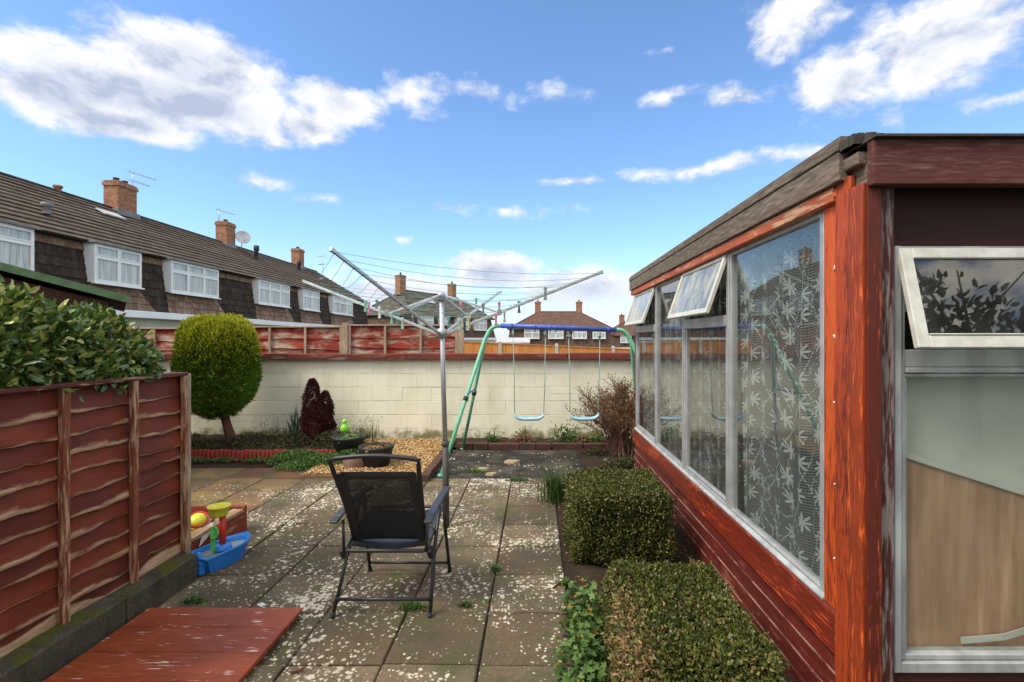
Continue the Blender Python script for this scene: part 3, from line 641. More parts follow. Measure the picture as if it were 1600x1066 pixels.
# neighbour's red fence standing behind the wall
fen = thing('red_fence', 'faded red panel fence with pale posts standing behind the cream wall', 'fence', (-3,8.0,0))
def zt(x): return 1.70+.014*(x+6)
px_ = [-9.75, -7.92, -6.09-0, -4.26-.0, -3.03-.0-0, -1.20]
px_ = [-10.35,-8.52,-6.69,-4.86,-3.03,-1.20]
for i in range(len(px_)-1):
    a, b = px_[i]+.05, px_[i+1]-.05; pn = MB(); nb = 6; zb = .7; top = zt((a+b)/2)-.015
    for k in range(nb):
        z1 = top-k*.16; z0 = z1-.185
        N = 24; up = []; lo = []
        ph = rng.uniform(0,6.28)
        for j in range(N+1):
            xx = a+(b-a)*j/N; wv_ = .012*math.sin(xx*3+ph)+.006*math.sin(xx*11+ph*2)
            up.append((xx, 8.012, z1)); lo.append((xx, 7.985, z0+wv_))
        for j in range(N): pn.raw([up[j], up[j+1], lo[j+1], lo[j]], [(0,3,2,1)]); pn.raw([lo[j], lo[j+1], (lo[j+1][0],8.01,lo[j+1][2]), (lo[j][0],8.01,lo[j][2])], [(0,3,2,1)])
    p_ = pn.build('panel', M['fadedboard'], fen)
    fr = MB()
    for q in (0, .333, .667, 1): xx = a+.02+(b-a-.04)*q; fr.box((xx-.018,7.955,zb),(xx+.018,7.983,top+.01), ch=.003)
    fr.box((a,7.95,top),(b,8.02,top+.022), ch=.003)
    fr.build('batten', M['palepost'], p_)
for x in px_: g = MB(); g.box((x-.048,7.94,0),(x+.048,8.03,zt(x)+.05+rng.normal(0,.008)), ch=.005); g.build('post', M['palepost'], fen)

# orange fence further off
OFZ=.10
fen = thing('orange_fence', 'orange close boarded fence with concrete posts beyond the swings', 'fence', (0,16.3,-.3))
px_ = [-2.95+1.83*k-.05 for k in range(0,6)]
for i, x in enumerate(px_):
    top = lambda xx: 1.47-.045*(xx+2.3)
    g = MB(); g.box((x-.055,16.24,-.5),(x+.055,16.36,top(x)+.03)); g.raw([(x-.055,16.24,top(x)+.03),(x+.055,16.24,top(x)+.03),(x+.055,16.36,top(x)+.03),(x-.055,16.36,top(x)+.03),(x,16.3,top(x)+.075)],[(0,1,4),(1,2,4),(2,3,4),(3,0,4)]); g.build('post', M['concpost'], fen)
    if i < len(px_)-1:
        g = MB(); a = x+.055
        while a < px_[i+1]-.06:
            g.box((a,16.27+rng.uniform(0,.008),-.4),(min(a+.098,px_[i+1]-.055),16.295,top(a)-.03)); a += .1
        g.beam((x+.055,16.28,top(x)-.015),(px_[i+1]-.055,16.28,top(px_[i+1])-.015),.06,.03); g.build('panel', M['orangefence'], fen)
fen2 = thing('orange_fence', 'short length of orange fence just right of the faded red fence', 'fence', (-2.9,15.9,-.3))
g = MB(); a = -5.2
while a < -3.06: g.box((a,16.27+rng.uniform(0,.008),-.4),(a+.098,16.295,1.47)); a += .1
g.build('panel', M['orangefence'], fen2)

# ---------------------------------------------------------------- buildings
def courses(mb, bl, br, tl, tr, rows, thick=.03, out=None, jit=0.0, vext=.35):
    """overlapping tile courses on the quad bl-br-tr-tl (all vectors)"""
    bl, br, tl, tr = map(Vector, (bl, br, tl, tr))
    n = ((br-bl).cross(tl-bl)); n.normalize()
    if out is not None and n.dot(Vector(out)) < 0: n = -n
    H = ((tl+tr)/2-(bl+br)/2).length; du = (br-bl).normalized()
    for k in range(rows):
        a, b = k/rows, min(1.0, (k+1)/rows); aL, aR = bl.lerp(tl, a), br.lerp(tr, a); bL, bR = bl.lerp(tl, b), br.lerp(tr, b)
        j = rng.normal(0, jit) if jit else 0
        o1 = n*(thick+j); v0 = a*H; v1 = b*H
        ul, ur, ul2, ur2 = [(q-bl).dot(du)+(k%2)*.1+k*7.3 for q in (aL, aR, bL, bR)]
        q = [aL+o1, aR+o1, bR+n*.004, bL+n*.004]; mb.face(q, [(ul,v0),(ur,v0),(ur2,v1),(ul2,v1)])
        mb.face([aL-n*.01, aR-n*.01, aR+o1, aL+o1], [(ul,v0)]*4)
def chimney(par, x, y, z0, z1, wx, wy, pots=2, mat='brick'):
    g = MB(); g.box((x-wx/2,y-wy/2,z0),(x+wx/2,y+wy/2,z1-.22)); g.box((x-wx/2-.04,y-wy/2-.04,z1-.22),(x+wx/2+.04,y+wy/2+.04,z1-.07)); g.box((x-wx/2,y-wy/2,z1-.07),(x+wx/2,y+wy/2,z1))
    c = g.build('chimney', M[mat], par)
    for k in range(pots):
        g = MB(); yy = y+(k-(pots-1)/2)*wy*.45; g.lathe([(.12,0),(.11,.05),(.10,.12),(.12,.14),(.12,.17),(.07,.17)], (x,yy,z1), 10); g.build('chimney_pot', M['redbrick'], c)
    g = MB(); g.box((x-wx/2-.08,y-wy/2-.10,z0-.05),(x+wx/2+.08,y+wy/2+.10,z0+.32)); g.build('flashing', M['lead'], c)
    return c
def aerial(par, x, y, z, h, kind=0, dr=(0,1,0)):
    g = MB(); g.tube([(x,y,z),(x,y,z+h)], .02, 5); d = Vector(dr); s_ = Vector((d.y,-d.x,0))
    def yagi(zz, L, sz):
        b = Vector((x,y,zz)); g.tube([b-d*L*.2, b+d*L], .012, 4)
        for i in range(8): c = b-d*L*.2+d*L*1.2*i/7; g.tube([c-s_*sz*(1-.05*i), c+s_*sz*(1-.05*i)], .007, 4)
    yagi(z+h*.98, 1.1, .2); 
    if kind: yagi(z+h*.6, .8, .3)
    g.build('aerial', M['steel'], par)
def win(par, P0, P1, z0, z1, nrm, lights=2, depth=.16, cheek=.35, glassm='netglass'):
    """casement window on the vertical plane through P0-P1 (xy), facing nrm"""
    P0 = Vector(P0+(0,)); P1 = Vector(P1+(0,)); u = (P1-P0); W = u.length; u.normalize(); n = Vector(nrm+(0,))
    m = Matrix(((u.x,n.x,0,P0.x),(u.y,n.y,0,P0.y),(0,0,1,0),(0,0,0,1)))
    g = MB(); fw = .06
    g.box((0,-cheek,z0),(W,0,z1), m); fr = g.build('window', M['white'], par)
    g = MB(); g.box((0,0,z0),(W,.05,z0+fw),m); g.box((0,0,z1-fw),(W,.05,z1),m); lw = W/lights
    for i in range(lights+1):
        x = i*lw; a = 0 if i == 0 else x-fw/2; b = fw if i == 0 else (W if i == lights else x+fw/2)
        if i == lights: a = W-fw
        g.box((a,.001,z0+fw),(b,.052,z1-fw),m)
    zt_ = z1-(z1-z0)*.33
    for i in range(lights):
        a = i*lw+(fw if i==0 else fw/2); b = (i+1)*lw-(fw if i==lights-1 else fw/2)
        g.box((a,.001,zt_-.03),(b,.048,zt_+.03),m)
        for (c, d) in ((z0+fw, zt_-.03),(zt_+.03, z1-fw)):
            for q in ((a,c,b,c+.035),(a,d-.035,b,d),(a,c+.035,a+.035,d-.035),(b-.035,c+.035,b,d-.035)): g.box((q[0],.012,q[1]),(q[2],.062,q[3]),m)
    g.build('frame', M['white'], fr)
    g = MB()
    for i in range(lights):
        a = i*lw+fw/2; b = (i+1)*lw-fw/2; g.box((a,.002,z0+fw),(b,.02,z1-fw),m)
    g.build('pane', M[glassm], fr)
    g = MB(); g.box((-.05,0,z0-.05),(W+.05,.12,z0-.005),m); g.build('sill', M['white'], fr)
    g = MB(); g.box((-.10,-cheek,z1+.004),(W+.10,.16,z1+.06),m); g.build('canopy', M['lead'], fr)
    return fr

# long terrace on the left
X0 = -14.0; YA, YB = 6.0, 41.0; EZ, RZ, MZ = 4.63, 7.08, 2.40
ter = thing('terraced_houses', 'long terrace with brown tiled roof, dark hung tiles and white windows on the left', 'houses', (X0-4,24,0))
g = MB(); g.box((X0-8,YA,-1),(X0-.15,YB,MZ)); g.build('wall', M['render'], ter)
g = MB(); courses(g, (X0+.28,YA,EZ-.10), (X0+.28,YB+.15,EZ-.10), (X0-4,YA,RZ), (X0-4,YB+.15,RZ), 13, .055, (1,0,1), .003)
g.face([(X0-8.3,YA,EZ-.1),(X0-8.3,YB+.15,EZ-.1),(X0-4,YB+.15,RZ),(X0-4,YA,RZ)]); g.face([(X0+.28,YA,EZ-.12),(X0-8.3,YA,EZ-.12),(X0-8.3,YB+.15,EZ-.12),(X0+.28,YB+.15,EZ-.12)])
rf = g.build('roof', M['rooftile'], ter)
g = MB(); y = YA
while y < YB+.1: g.tube([(X0-4,y,RZ-.02),(X0-4,y+.44,RZ-.02)], .11, 8); y += .45
g.build('ridge_tiles', M['rooftile'], rf)
g = MB(); g.face([(X0+.2,YB,EZ-.12),(X0-8.2,YB,EZ-.12),(X0-4,YB,RZ-.06)]); g.box((X0-8,YB-.2,MZ),(X0-.3,YB,EZ-.12)); g.build('gable', M['mansard2'], ter)
g = MB(); courses(g, (X0+.28,YA,MZ+.12), (X0+.28,YB,MZ+.12), (X0+.02,YA,EZ-.12), (X0+.02,YB,EZ-.12), 7, .035, (1,0,0), .004); g.build('hung_tiles', M['mansard'], ter)
g = MB(); g.box((X0-.2,YA,MZ-.12),(X0+.42,YB,MZ+.10)); g.build('white_fascia', M['white'], ter)
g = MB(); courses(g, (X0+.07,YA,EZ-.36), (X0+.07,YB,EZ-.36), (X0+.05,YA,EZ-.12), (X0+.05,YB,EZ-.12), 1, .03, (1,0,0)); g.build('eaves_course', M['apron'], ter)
FX = X0+.36
for y0, y1, n_ in ((10.6,13.6,3), (15.45,17.3,2), (18.7,21.5,3), (24.6,27.7,3), (29.3,31.5,2), (33.6,37.2,3)):
    k = (FX+.0)/-13.6; win(ter, (FX,y0), (FX,y1), 3.30, 4.50, (1,0), n_, cheek=.62)
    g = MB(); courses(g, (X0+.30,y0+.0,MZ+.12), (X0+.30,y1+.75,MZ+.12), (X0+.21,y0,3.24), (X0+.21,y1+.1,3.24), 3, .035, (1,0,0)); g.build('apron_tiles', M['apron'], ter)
chimney(ter, X0-4, 21.75, 6.75, 8.28, .62, 1.0, 2); chimney(ter, X0-4, 29.1, 6.75, 8.30, .62, .85, 1); chimney(ter, X0-4, 37.9, 6.75, 8.35, .62, .75, 1)
aerial(ter, X0-4, 22.4, 8.0, 1.0, 1, (.2,.98,0)); aerial(ter, X0-4, 28.5, 8.2, .7, 0, (.2,.98,0)); aerial(ter, X0-3.2, 40.5, 6.6, 1.7, 1, (-.6,.4,0))
for x_, y_, z_, h_, m_ in ((X0-4,18.9,7.1,.22,'brick'), (X0-.9,15.3,5.35,.34,'lead'), (X0-3,36,6.4,.8,'blk'), (X0-1.2,35.6,5.4,.5,'lead'), (X0-2.6,29.8,6.3,.8,'blk')):
    g = MB(); g.lathe([(.11,0),(.11,h_*.6),(.15,h_*.65),(.15,h_),(0,h_+.02)], (x_,y_,z_), 10); g.build('roof_vent', M[m_], rf)
g = MB(); g.box((-.22,-.5,0),(.22,.5,.05), Matrix.Translation((X0-2.85,19.9,6.48))@Matrix.Rotation(R(30),4,'Y')); g.build('rooflight', M['greyroof'], rf)
g = MB(); dm = Vector((.62,-.75,.22)).to_track_quat('Z','Y').to_matrix().to_4x4(); g.lathe([(0,0),(.2,.02),(.36,.09),(.40,.13),(.36,.11),(0,.02)], (X0-3.4,29.75,7.55), 18, m=dm); g.tube([(X0-3.4,29.75,7.5),(X0-3.5,29.75,6.7)], .025, 6); g.tube([(X0-3.4,29.75,7.3),(X0-2.9,29.6,7.5)], .015, 5); g.build('satellite_dish', M['steel'], ter)

def semi(label, A, u, n, L, D, base, hip, wins, chims, name='semi_detached_house', tm='mansard2', rt='rooftile2', EZ=4.63, RZ=7.08, MZ=2.4, inset=.4):
    """mansard house: front from A along u (unit xy), facing n (unit xy)"""
    u = Vector(u+(0,)).normalized(); n = Vector(n+(0,)).normalized(); A = Vector(A+(0,))
    def P(s, d, z): q = A+u*s-n*d; return Vector((q.x, q.y, z+base))
    t = thing(name, label, 'house', tuple(P(L/2, D/2, 0)))
    m = Matrix(((u.x,n.x,0,A.x),(u.y,n.y,0,A.y),(0,0,1,base),(0,0,0,1)))
    g = MB(); g.box((0.1,-D+.1,-2),(L-.1,-.1,MZ), m); g.build('wall', M['render'], t)
    g = MB(); i = inset; b_ = .35
    corners = [(0,0),(L,0),(L,D),(0,D)]; inn = [(i,i),(L-i,i),(L-i,D-i),(i,D-i)]; outs = [n, u, -n, -u]
    for k in range(4):
        a, b = corners[k], corners[(k+1)%4]; c, d = inn[k], inn[(k+1)%4]
        courses(g, P(*a,MZ+.1), P(*b,MZ+.1), P(*c,EZ-.1), P(*d,EZ-.1), 7, .03, outs[k])
    g.build('hung_tiles', M[tm], t)
    g = MB(); g.box((-.08,-D-.08,MZ-.15),(L+.08,.08,MZ+.08), m); g.build('white_fascia', M['white'], t)
    e = i-.35; rl = (hip, D/2); rr = (L-hip, D/2); g = MB()
    ec = [(e,e),(L-e,e),(L-e,D-e),(e,D-e)]
    courses(g, P(*ec[0],EZ-.1), P(*ec[1],EZ-.1), P(*rl,RZ), P(*rr,RZ), 13, .03, n+Vector((0,0,1)))
    courses(g, P(*ec[1],EZ-.1), P(*ec[2],EZ-.1), P(*rr,RZ), P(*rr,RZ), 13, .03, u+Vector((0,0,1)))
    courses(g, P(*ec[2],EZ-.1), P(*ec[3],EZ-.1), P(*rr,RZ), P(*rl,RZ), 13, .03, -n+Vector((0,0,1)))
    courses(g, P(*ec[3],EZ-.1), P(*ec[0],EZ-.1), P(*rl,RZ), P(*rl,RZ), 13, .03, -u+Vector((0,0,1)))
    g.face([P(*q,EZ-.11) for q in ec]); r_ = g.build('roof', M[rt], t)
    g = MB(); g.tube([P(*rl,RZ),P(*rr,RZ)], .09, 6)
    for a, b in ((ec[0],rl),(ec[1],rr),(ec[3],rl),(ec[2],rr)): g.tube([P(*a,EZ-.05),P(*b,RZ)], .07, 6)
    g.build('ridge_tiles', M[rt], r_)
    for s0, s1, nl, side in wins:
        if side == 0: a, b, nn = P(s0,0,0)+n*.03, P(s1,0,0)+n*.03, n
        else: a, b, nn = P(0,s1,0)-u*.03, P(0,s0,0)-u*.03, -u
        w_ = win(t, (a.x,a.y), (b.x,b.y), 3.30+base, 4.48+base, (nn.x,nn.y), nl, cheek=.6)
    for s0, z1 in chims:
        q = P(s0, D/2, 0); g = MB(); mm = m@Matrix.Translation((s0,-D/2,0)); g.box((-.42,-.3,RZ-.5),(.42,.3,z1-.2), mm); g.box((-.47,-.35,z1-.2),(.47,.35,z1-.08), mm); g.box((-.42,-.3,z1-.08),(.42,.3,z1), mm); c = g.build('chimney', M['brick'], t)
        g = MB(); g.lathe([(.10,0),(.09,.2),(.11,.26),(.07,.26)], tuple(P(s0,D/2,z1)), 8); g.build('chimney_pot', M['redbrick'], c)
    return t, P
t, P = semi('hip roofed house with rooflight seen through the rotary clothes line', (-11.1,44.6), (.44,.90), (.90,-.44), 14.6, 7.0, -.75, 3.0, [(1.2,3.1,2,0),(4.2,5.6,2,0),(7.0,9.0,2,0),(10.2,12.6,3,0)], [(2.6,8.5),(11.0,8.5)], rt='rooftile')
g = MB(); q = P(5.2, 2.0, 6.08); g.box((-.3,-.6,0),(.3,.6,.06), Matrix.Translation(q)@Matrix.Rotation(R(-26),4,'Z')@Matrix.Rotation(R(38),4,'Y')); g.build('rooflight', M['greyroof'], t)
t, P = semi('hip roofed pair of houses with twin chimneys behind the orange fence and swings', (-3.9,66.5), (1,.02), (.02,-1), 14.3, 8.0, -1.62, 4.3, [(2.3,4.3,2,0),(5.5,7.5,2,0),(8.7,10.6,3,0),(11.4,13.1,2,0)], [(4.2,8.5),(10.0,8.5)], MZ=1.75)
t, P = semi('distant house with a single small chimney at the far right edge of the rooftops', (13.0,86), (1,.15), (.15,-1), 12, 8.0, -2.3, 3.4, [(1.5,3.4,2,0),(6,8,2,0)], [(3.0,8.3)])
# low outbuildings between houses
t = thing('garage', 'small outbuilding with a pale sheet roof behind the orange fence', 'garage', (-2.5,40,-1))
g = MB(); g.box((-3.0,38,-2),(1.4-2.0,42,1.35)); g.build('wall', M['render'], t); g = MB(); g.prism([(37.8,1.25),(42.2,1.62),(42.2,1.7),(37.8,1.33)], -3.1, -.5, 'x'); g.build('roof', M['greyroof'], t)

# green edged shed behind the laurel
t = thing('garden_shed', 'brown timber shed with green edged roof behind the laurel hedge', 'shed', (-5.6,5.6,0))
shm = Matrix(((-.788,-.640,0,-4.14),(-.616,.768,0,5.0),(0,0,1,0),(0,0,0,1)))
def shp(g, poly, a, b):
    q = MB(); q.prism(poly, a, b); g.raw([shm @ Vector(v) for v in q.v], q.f)
g = MB(); shp(g, [(.10,0),(3.2,0),(3.2,2.72),(.10,1.90)], .10, 2.4); g.build('wall', M['shedbrown'], t, fix=True)
g = MB(); shp(g, [(-.05,1.905),(3.4,2.90),(3.4,2.94),(-.05,1.945)], .0, 2.5); g.build('roof', M['felt'], t, fix=True)
g = MB(); shp(g, [(-.07,1.885),(3.4,2.875),(3.4,2.95),(-.07,1.955)], -.035, -.003); g.build('roof_trim', M['greenfelt'], t, fix=True)
# ---------------------------------------------------------------- left waney fence on its mossy kerb
FXL = -2.30
t = thing('waney_fence', 'dark red wavy edged board fence panel with pale worn streaks on the left', 'fence', (FXL,2.3,.16))
def waney(y0, y1, par):
    Vs, Fs, As = [], [], []; off = 0; nb = 11; zt_, zb = 1.285, .165; pitch = (zt_-zb)/nb
    for k in range(nb):
        za = zt_-k*pitch; hgt = pitch*1.22; N = 130; Mv = 9
        ys = np.linspace(y0, y1, N); ph = rng.uniform(0, 6.28, 6)
        wav = .006*np.sin(ys*3.1+ph[0])+.005*np.sin(ys*7.3+ph[1])+.003*np.sin(ys*17+ph[2])+.002*np.sin(ys*39+ph[3])
        for kn in range(rng.integers(0,3)):
            yk = rng.uniform(y0, y1); wav += rng.choice([-1,1])*.014*np.exp(-((ys-yk)/.035)**2)
        bow = .007*np.sin(ys*5+ph[4])
        pale = .36+.20*np.sin(ys*4.1+ph[5])+.14*np.sin(ys*11+ph[3])
        rows = []; at = []
        for j in range(Mv):
            q = j/(Mv-1); z = za-q*(hgt)+(wav*q if k < nb-1 else 0*wav)-(0 if k < nb-1 else -hgt*.17*q)
            x = FXL+.006+.024*q+bow*q+.002*np.sin(ys*23+k)*q
            rows.append(np.stack([x, ys, z],1)); at.append(1-(1-q)/np.maximum(pale*1.25,.1))
        x = FXL+.006+.008+bow; rows.append(np.stack([x, ys, rows[-1][:,2]-.001],1)); at.append(np.ones(N)*1.25)
        V = np.concatenate(rows); R_ = Mv+1
        i = (np.arange(R_-1)[:,None]*N+np.arange(N-1)[None]).reshape(-1,1); F = i+np.array([0,N,N+1,1])
        Vs.append(V); Fs.append(F+off); As.append(np.clip(np.concatenate(at)+(.9 if k == nb-1 else .35*(k == 0)*0),-1,1.3)); off += len(V)
    p_ = npmesh('panel', np.concatenate(Vs), np.concatenate(Fs), M['waney'], par, attr=('edge', np.concatenate(As)), smooth=False)
    g = MB(); g.box((FXL-.03,y0,zb),(FXL-.002,y1,zt_)); g.build('backing', M['waney'], p_)
    fr = MB(); g2 = MB()
    for q, wd in ((y1-.018,.032),(2.815,.038),(2.40,.038),(1.98,.038),(y0+.02,.036),(1.1,.042),(.68,.042),(.26,.042)):
        if y0 <= q <= y1: b = MB(); b.box((FXL+.030,q-wd/2,zb-.005),(FXL+.060,q+wd/2,zt_+.005), ch=.003); b.build('batten', M['batten'], par)
    b = MB(); b.box((FXL-.035,y0,zt_+.006),(FXL+.062,y1,zt_+.026), ch=.003); b.build('top_rail', M['rail'], par)
waney(1.42, 3.235, t); waney(-.42, 1.40, t)
g = MB(); g.box((FXL-.04,3.237,.1),(FXL+.045,3.285,1.30), ch=.004); g.build('end_post', M['palepost'], t)
t = thing('concrete_kerb', 'row of mossy concrete kerb blocks under the dark red fence', 'kerb', (-2.26,2,0))
yy = -.8
for L in (.93,.92,.91,.70,.55): 
    g = MB(); j = rng.normal(0,.004); hz_ = .165+rng.normal(0,.004); nx_ = 5; ny_ = int(L/.05)
    g.box((-2.37,yy,-.02),(-2.155+j,yy+L-.008,hz_), ch=.012); g.build('kerb_block', M['mosskerb'], t); yy += L

# laurel hedge behind the fence
t = thing('laurel_hedge', 'glossy variegated laurel hedge spilling over the top of the dark red fence', 'hedge', (-2.75,2.4,0))
n = 12500; y = rng.uniform(.6,3.30,n); u_ = rng.uniform(0,1,n)
top = 1.745-.10*np.clip((y-1.7)/1.9,0,1)**1.3+.035*np.sin(y*6)+.03*np.sin(y*13+1)
th = rng.uniform(-.35,np.pi,n); rr = np.where(rng.random(n)<.7, rng.uniform(.88,1.06,n), rng.uniform(.5,.9,n))
cx = -2.68; cz = top-.34; endf = np.clip((3.40-y)/.40,.15,1)**.6
X = cx+np.cos(th)*rr*.36*endf+rng.normal(0,.02,n); Z = cz+np.sin(th)*rr*.34*endf+rng.normal(0,.015,n); Z = np.maximum(Z, 1.22)
front = X > FXL-.06; Z = np.where(front, np.maximum(Z, 1.31+.0*Z), Z)
P_ = np.stack([X,y,Z],1); Dn = np.stack([np.cos(th)*.8+.25,rng.normal(0,.5,n)-.15,np.sin(th)*.7+.35],1)
V, F = leaves(P_, Dn, .052, .026, .18, .75); npmesh('foliage', V, F, M['laurel'], t)
g = MB(); 
for k in range(60):
    y0 = rng.uniform(.8,3.1); p = Vector((-2.75+rng.normal(0,.06),y0,.1)); q = Vector((-2.7+rng.normal(0,.16),y0+rng.normal(0,.12),1.35+rng.uniform(0,.28))); g.tube([p,(p+q)/2+Vector((rng.normal(0,.03),0,0)),q],[.012,.008,.003],5)
g.build('stems', M['bark'], t)
n = 1500; y = rng.uniform(.9,3.0,n); P_ = np.stack([rng.uniform(-2.40,-2.245,n), y, rng.uniform(1.25,1.42,n)+.05*np.sin(y*9)],1); P_ = P_[P_[:,2] > 1.33-.09*(rng.random(n) < .5)*(np.sin(y*5+1) > -.2)]; V, F = leaves(P_, rdir(len(P_))+np.array([.5,-.2,-.1]), .06, .028, .18, .4); npmesh('foliage', V, F, M['laurel'], t)
n = 5000; y = rng.uniform(.6,3.1,n); th = rng.uniform(-.5,3.6,n); rr = rng.uniform(.2,.75,n)
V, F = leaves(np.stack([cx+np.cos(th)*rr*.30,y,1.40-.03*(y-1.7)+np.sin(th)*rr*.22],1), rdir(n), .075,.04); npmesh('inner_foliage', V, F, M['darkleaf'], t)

# ---------------------------------------------------------------- topiary conifer
t = thing('topiary_tree', 'clipped golden green conifer on a leaning bare trunk in front of the wall', 'tree', (-4.13,6.8,.08))
g = MB(); g.tube([(-4.10,6.8,.03),(-4.14,6.8,.2),(-4.20,6.8,.42),(-4.24,6.8,.62),(-4.26,6.8,1.1)],[.075,.062,.055,.05,.03],10)
g.tube([(-4.21,6.8,.45),(-4.32,6.78,.54),(-4.45,6.75,.62)],[.018,.015,.01],6); g.tube([(-4.21,6.8,.44),(-4.12,6.78,.56),(-4.0,6.75,.64)],[.015,.012,.01],6)
g.build('trunk', M['bark'], t)
def topi(n, r0, r1, zsel=None):
    th = rng.uniform(0,2*np.pi,n); v = rng.uniform(-1,1,n)
    z = v*.66; prof = (1-np.abs(v)**5.0)**(1/2.6)
    prof = np.where(v < 0, np.minimum(prof, (1-np.abs(v)**2.6)**(1/1.9)), prof)
    capf = rng.random(n) < .36; q = np.sqrt(rng.uniform(0,1,n)); sgn = np.where(rng.random(n)<.62,1,-1)
    rad = np.where(capf, q, prof); zz = np.where(capf, sgn*.66*(1-q**np.where(sgn>0,4.4,2.2))**(1/2.9), z)
    k = rng.uniform(r0, r1, n)*(1+.045*np.sin(th*4+zz*6)+.025*np.sin(th*11-zz*13)+.03*np.sin(th*23+zz*29)*np.sin(zz*31))
    Nn = np.stack([np.cos(th)*rad, np.sin(th)*rad, zz*1.3],1); Nn /= np.linalg.norm(Nn,axis=1)[:,None]+1e-6
    P_ = np.stack([-4.31+np.cos(th)*rad*.470*k, 6.80+np.sin(th)*rad*.47*k, 1.135+zz*k*.965],1); return P_, Nn, zz
P_, Nn, zz = topi(34000, .93, 1.0); V, F = leaves(P_, Nn+np.array([0,0,.45]), .045, .012, .2, .45); npmesh('crown', V, F, M['conifer'], t)
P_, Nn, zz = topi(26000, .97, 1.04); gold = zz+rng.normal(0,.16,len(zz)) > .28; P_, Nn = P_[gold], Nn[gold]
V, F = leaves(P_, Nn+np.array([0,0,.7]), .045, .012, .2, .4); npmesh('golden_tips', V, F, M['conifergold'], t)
P_, Nn, zz = topi(6000, .80, .88); V, F = leaves(P_, Nn, .10, .07, .1, 1.2); npmesh('inner_foliage', V, F, M['conifer'], t)

# purple conifer
t = thing('purple_conifer', 'dark purple upright conifer with two pointed peaks by the cream wall', 'shrub', (-3.02,6.95,.08))
def spire(cx, cy, z0, z1, r, n, zr=.45):
    v = rng.uniform(0,1,n)**.85; z = z0+(z1-z0)*v; prof = np.where(v<zr, .72+.28*np.sin(v/zr*np.pi/2), np.sqrt(np.clip(1-((v-zr)/(1-zr))**1.35,0,1)))
    th = rng.uniform(0,6.28,n); k = rng.uniform(.75,1.05,n)*(1+.14*np.sin(th*3+z*22)+.1*np.sin(z*40+th*5))
    P_ = np.stack([cx+np.cos(th)*r*prof*k, cy+np.sin(th)*r*prof*k, z],1); D_ = np.stack([np.cos(th)*.7,np.sin(th)*.7,np.ones(n)*.8],1); return P_, D_
pr = [spire(-3.10,6.95,.10,.97,.12,5500,.5), spire(-2.91,6.93,.10,.80,.105,3500,.5), spire(-3.02,6.93,.06,.66,.20,5000,.5)]
V, F = cat([leaves(a, b, .030, .012, .2, .5) for a, b in pr]); npmesh('foliage', V, F, M['redleaf'], t)
g = MB(); g.lathe([(.10,.06),(.15,.25),(.10,.5),(0,.6)],(-3.03,6.95,0),10); g.build('stem', M['redleaf'], t)
# iris
t = thing('iris_plant', 'tall blue green sword leaves standing left of the purple conifer', 'plant', (-3.36,6.95,.08))
Vs = []
P_ = np.stack([rng.normal(-3.34,.035,16), rng.normal(6.95,.03,16), np.full(16,.08)],1); V, F = blades(P_, .54, .038, .25, 6); npmesh('leaves', V, F, M['iris'], t)
# stuff: weeds in the bed
def weedpatch(name, label, cat_, spots, mat, L=.035, W=.02, stems=True, kind='stuff'):
    Ps = []; 
    for (x, y, z, rx, ry, h, n) in spots:
        q = rng.normal(0,1,(n,3)); q /= np.maximum(1, np.linalg.norm(q,axis=1)[:,None]*.6)
        Ps.append(np.stack([x+q[:,0]*rx*.6, y+q[:,1]*ry*.6, z+np.abs(q[:,2])*h*.55],1))
    P_ = np.concatenate(Ps); V, F = leaves(P_, rdir(len(P_))*.6+np.array([0,0,.7]), L, W, .15, .6)
    o = npmesh(name, V, F, M[mat] if isinstance(mat,str) else mat)
    return tag(o, label, cat_, kind=kind)
weedpatch('ground_cover', 'low tangled weeds and herbs filling the flower bed under the topiary tree', 'weeds',
 [(-4.9,6.75,.08,.5,.3,.20,900),(-4.5,6.6,.08,.35,.15,.10,600),(-3.85,6.75,.08,.25,.2,.2,700),(-3.5,6.55,.08,.35,.15,.10,600),(-3.3,6.75,.08,.3,.2,.22,1000),(-2.7,6.75,.08,.3,.25,.24,1400),(-5.6,6.9,.08,.6,.3,.2,1500),(-2.5,6.6,.06,.35,.3,.12,2000)], 'weed', .03, .016)
weedpatch('creeping_weeds', 'green creeping weeds growing over the log roll edging onto the slabs', 'weeds',
 [(-3.9,6.22,.02,.25,.06,.03,150),(-3.4,6.2,.02,.2,.06,.04,200),(-2.9,6.1,.02,.35,.15,.16,1800),(-2.55,6.0,.02,.35,.22,.14,2200),(-2.3,6.2,.02,.25,.25,.16,1500),(-4.2,6.2,.02,.15,.05,.04,120),(-2.75,5.85,.02,.3,.12,.07,800)], 'herb', .030, .018)
P_ = np.stack([rng.uniform(-3.9,-2.2,140), rng.uniform(6.8,7.3,140), np.full(140,.08)],1); V, F = blades(P_, .34, .006, .5, 5)
V2, F2 = leaves(P_[rng.integers(0,140,900)]+np.stack([rng.normal(0,.07,900),rng.normal(0,.04,900),rng.uniform(.08,.36,900)],1), rdir(900), .016, .009); V, F = cat([(V,F),(V2,F2)])
tag(npmesh('dry_stems', V, F, M['weed']), 'thin dry weed stems standing around the purple conifer', 'weeds', kind='stuff')
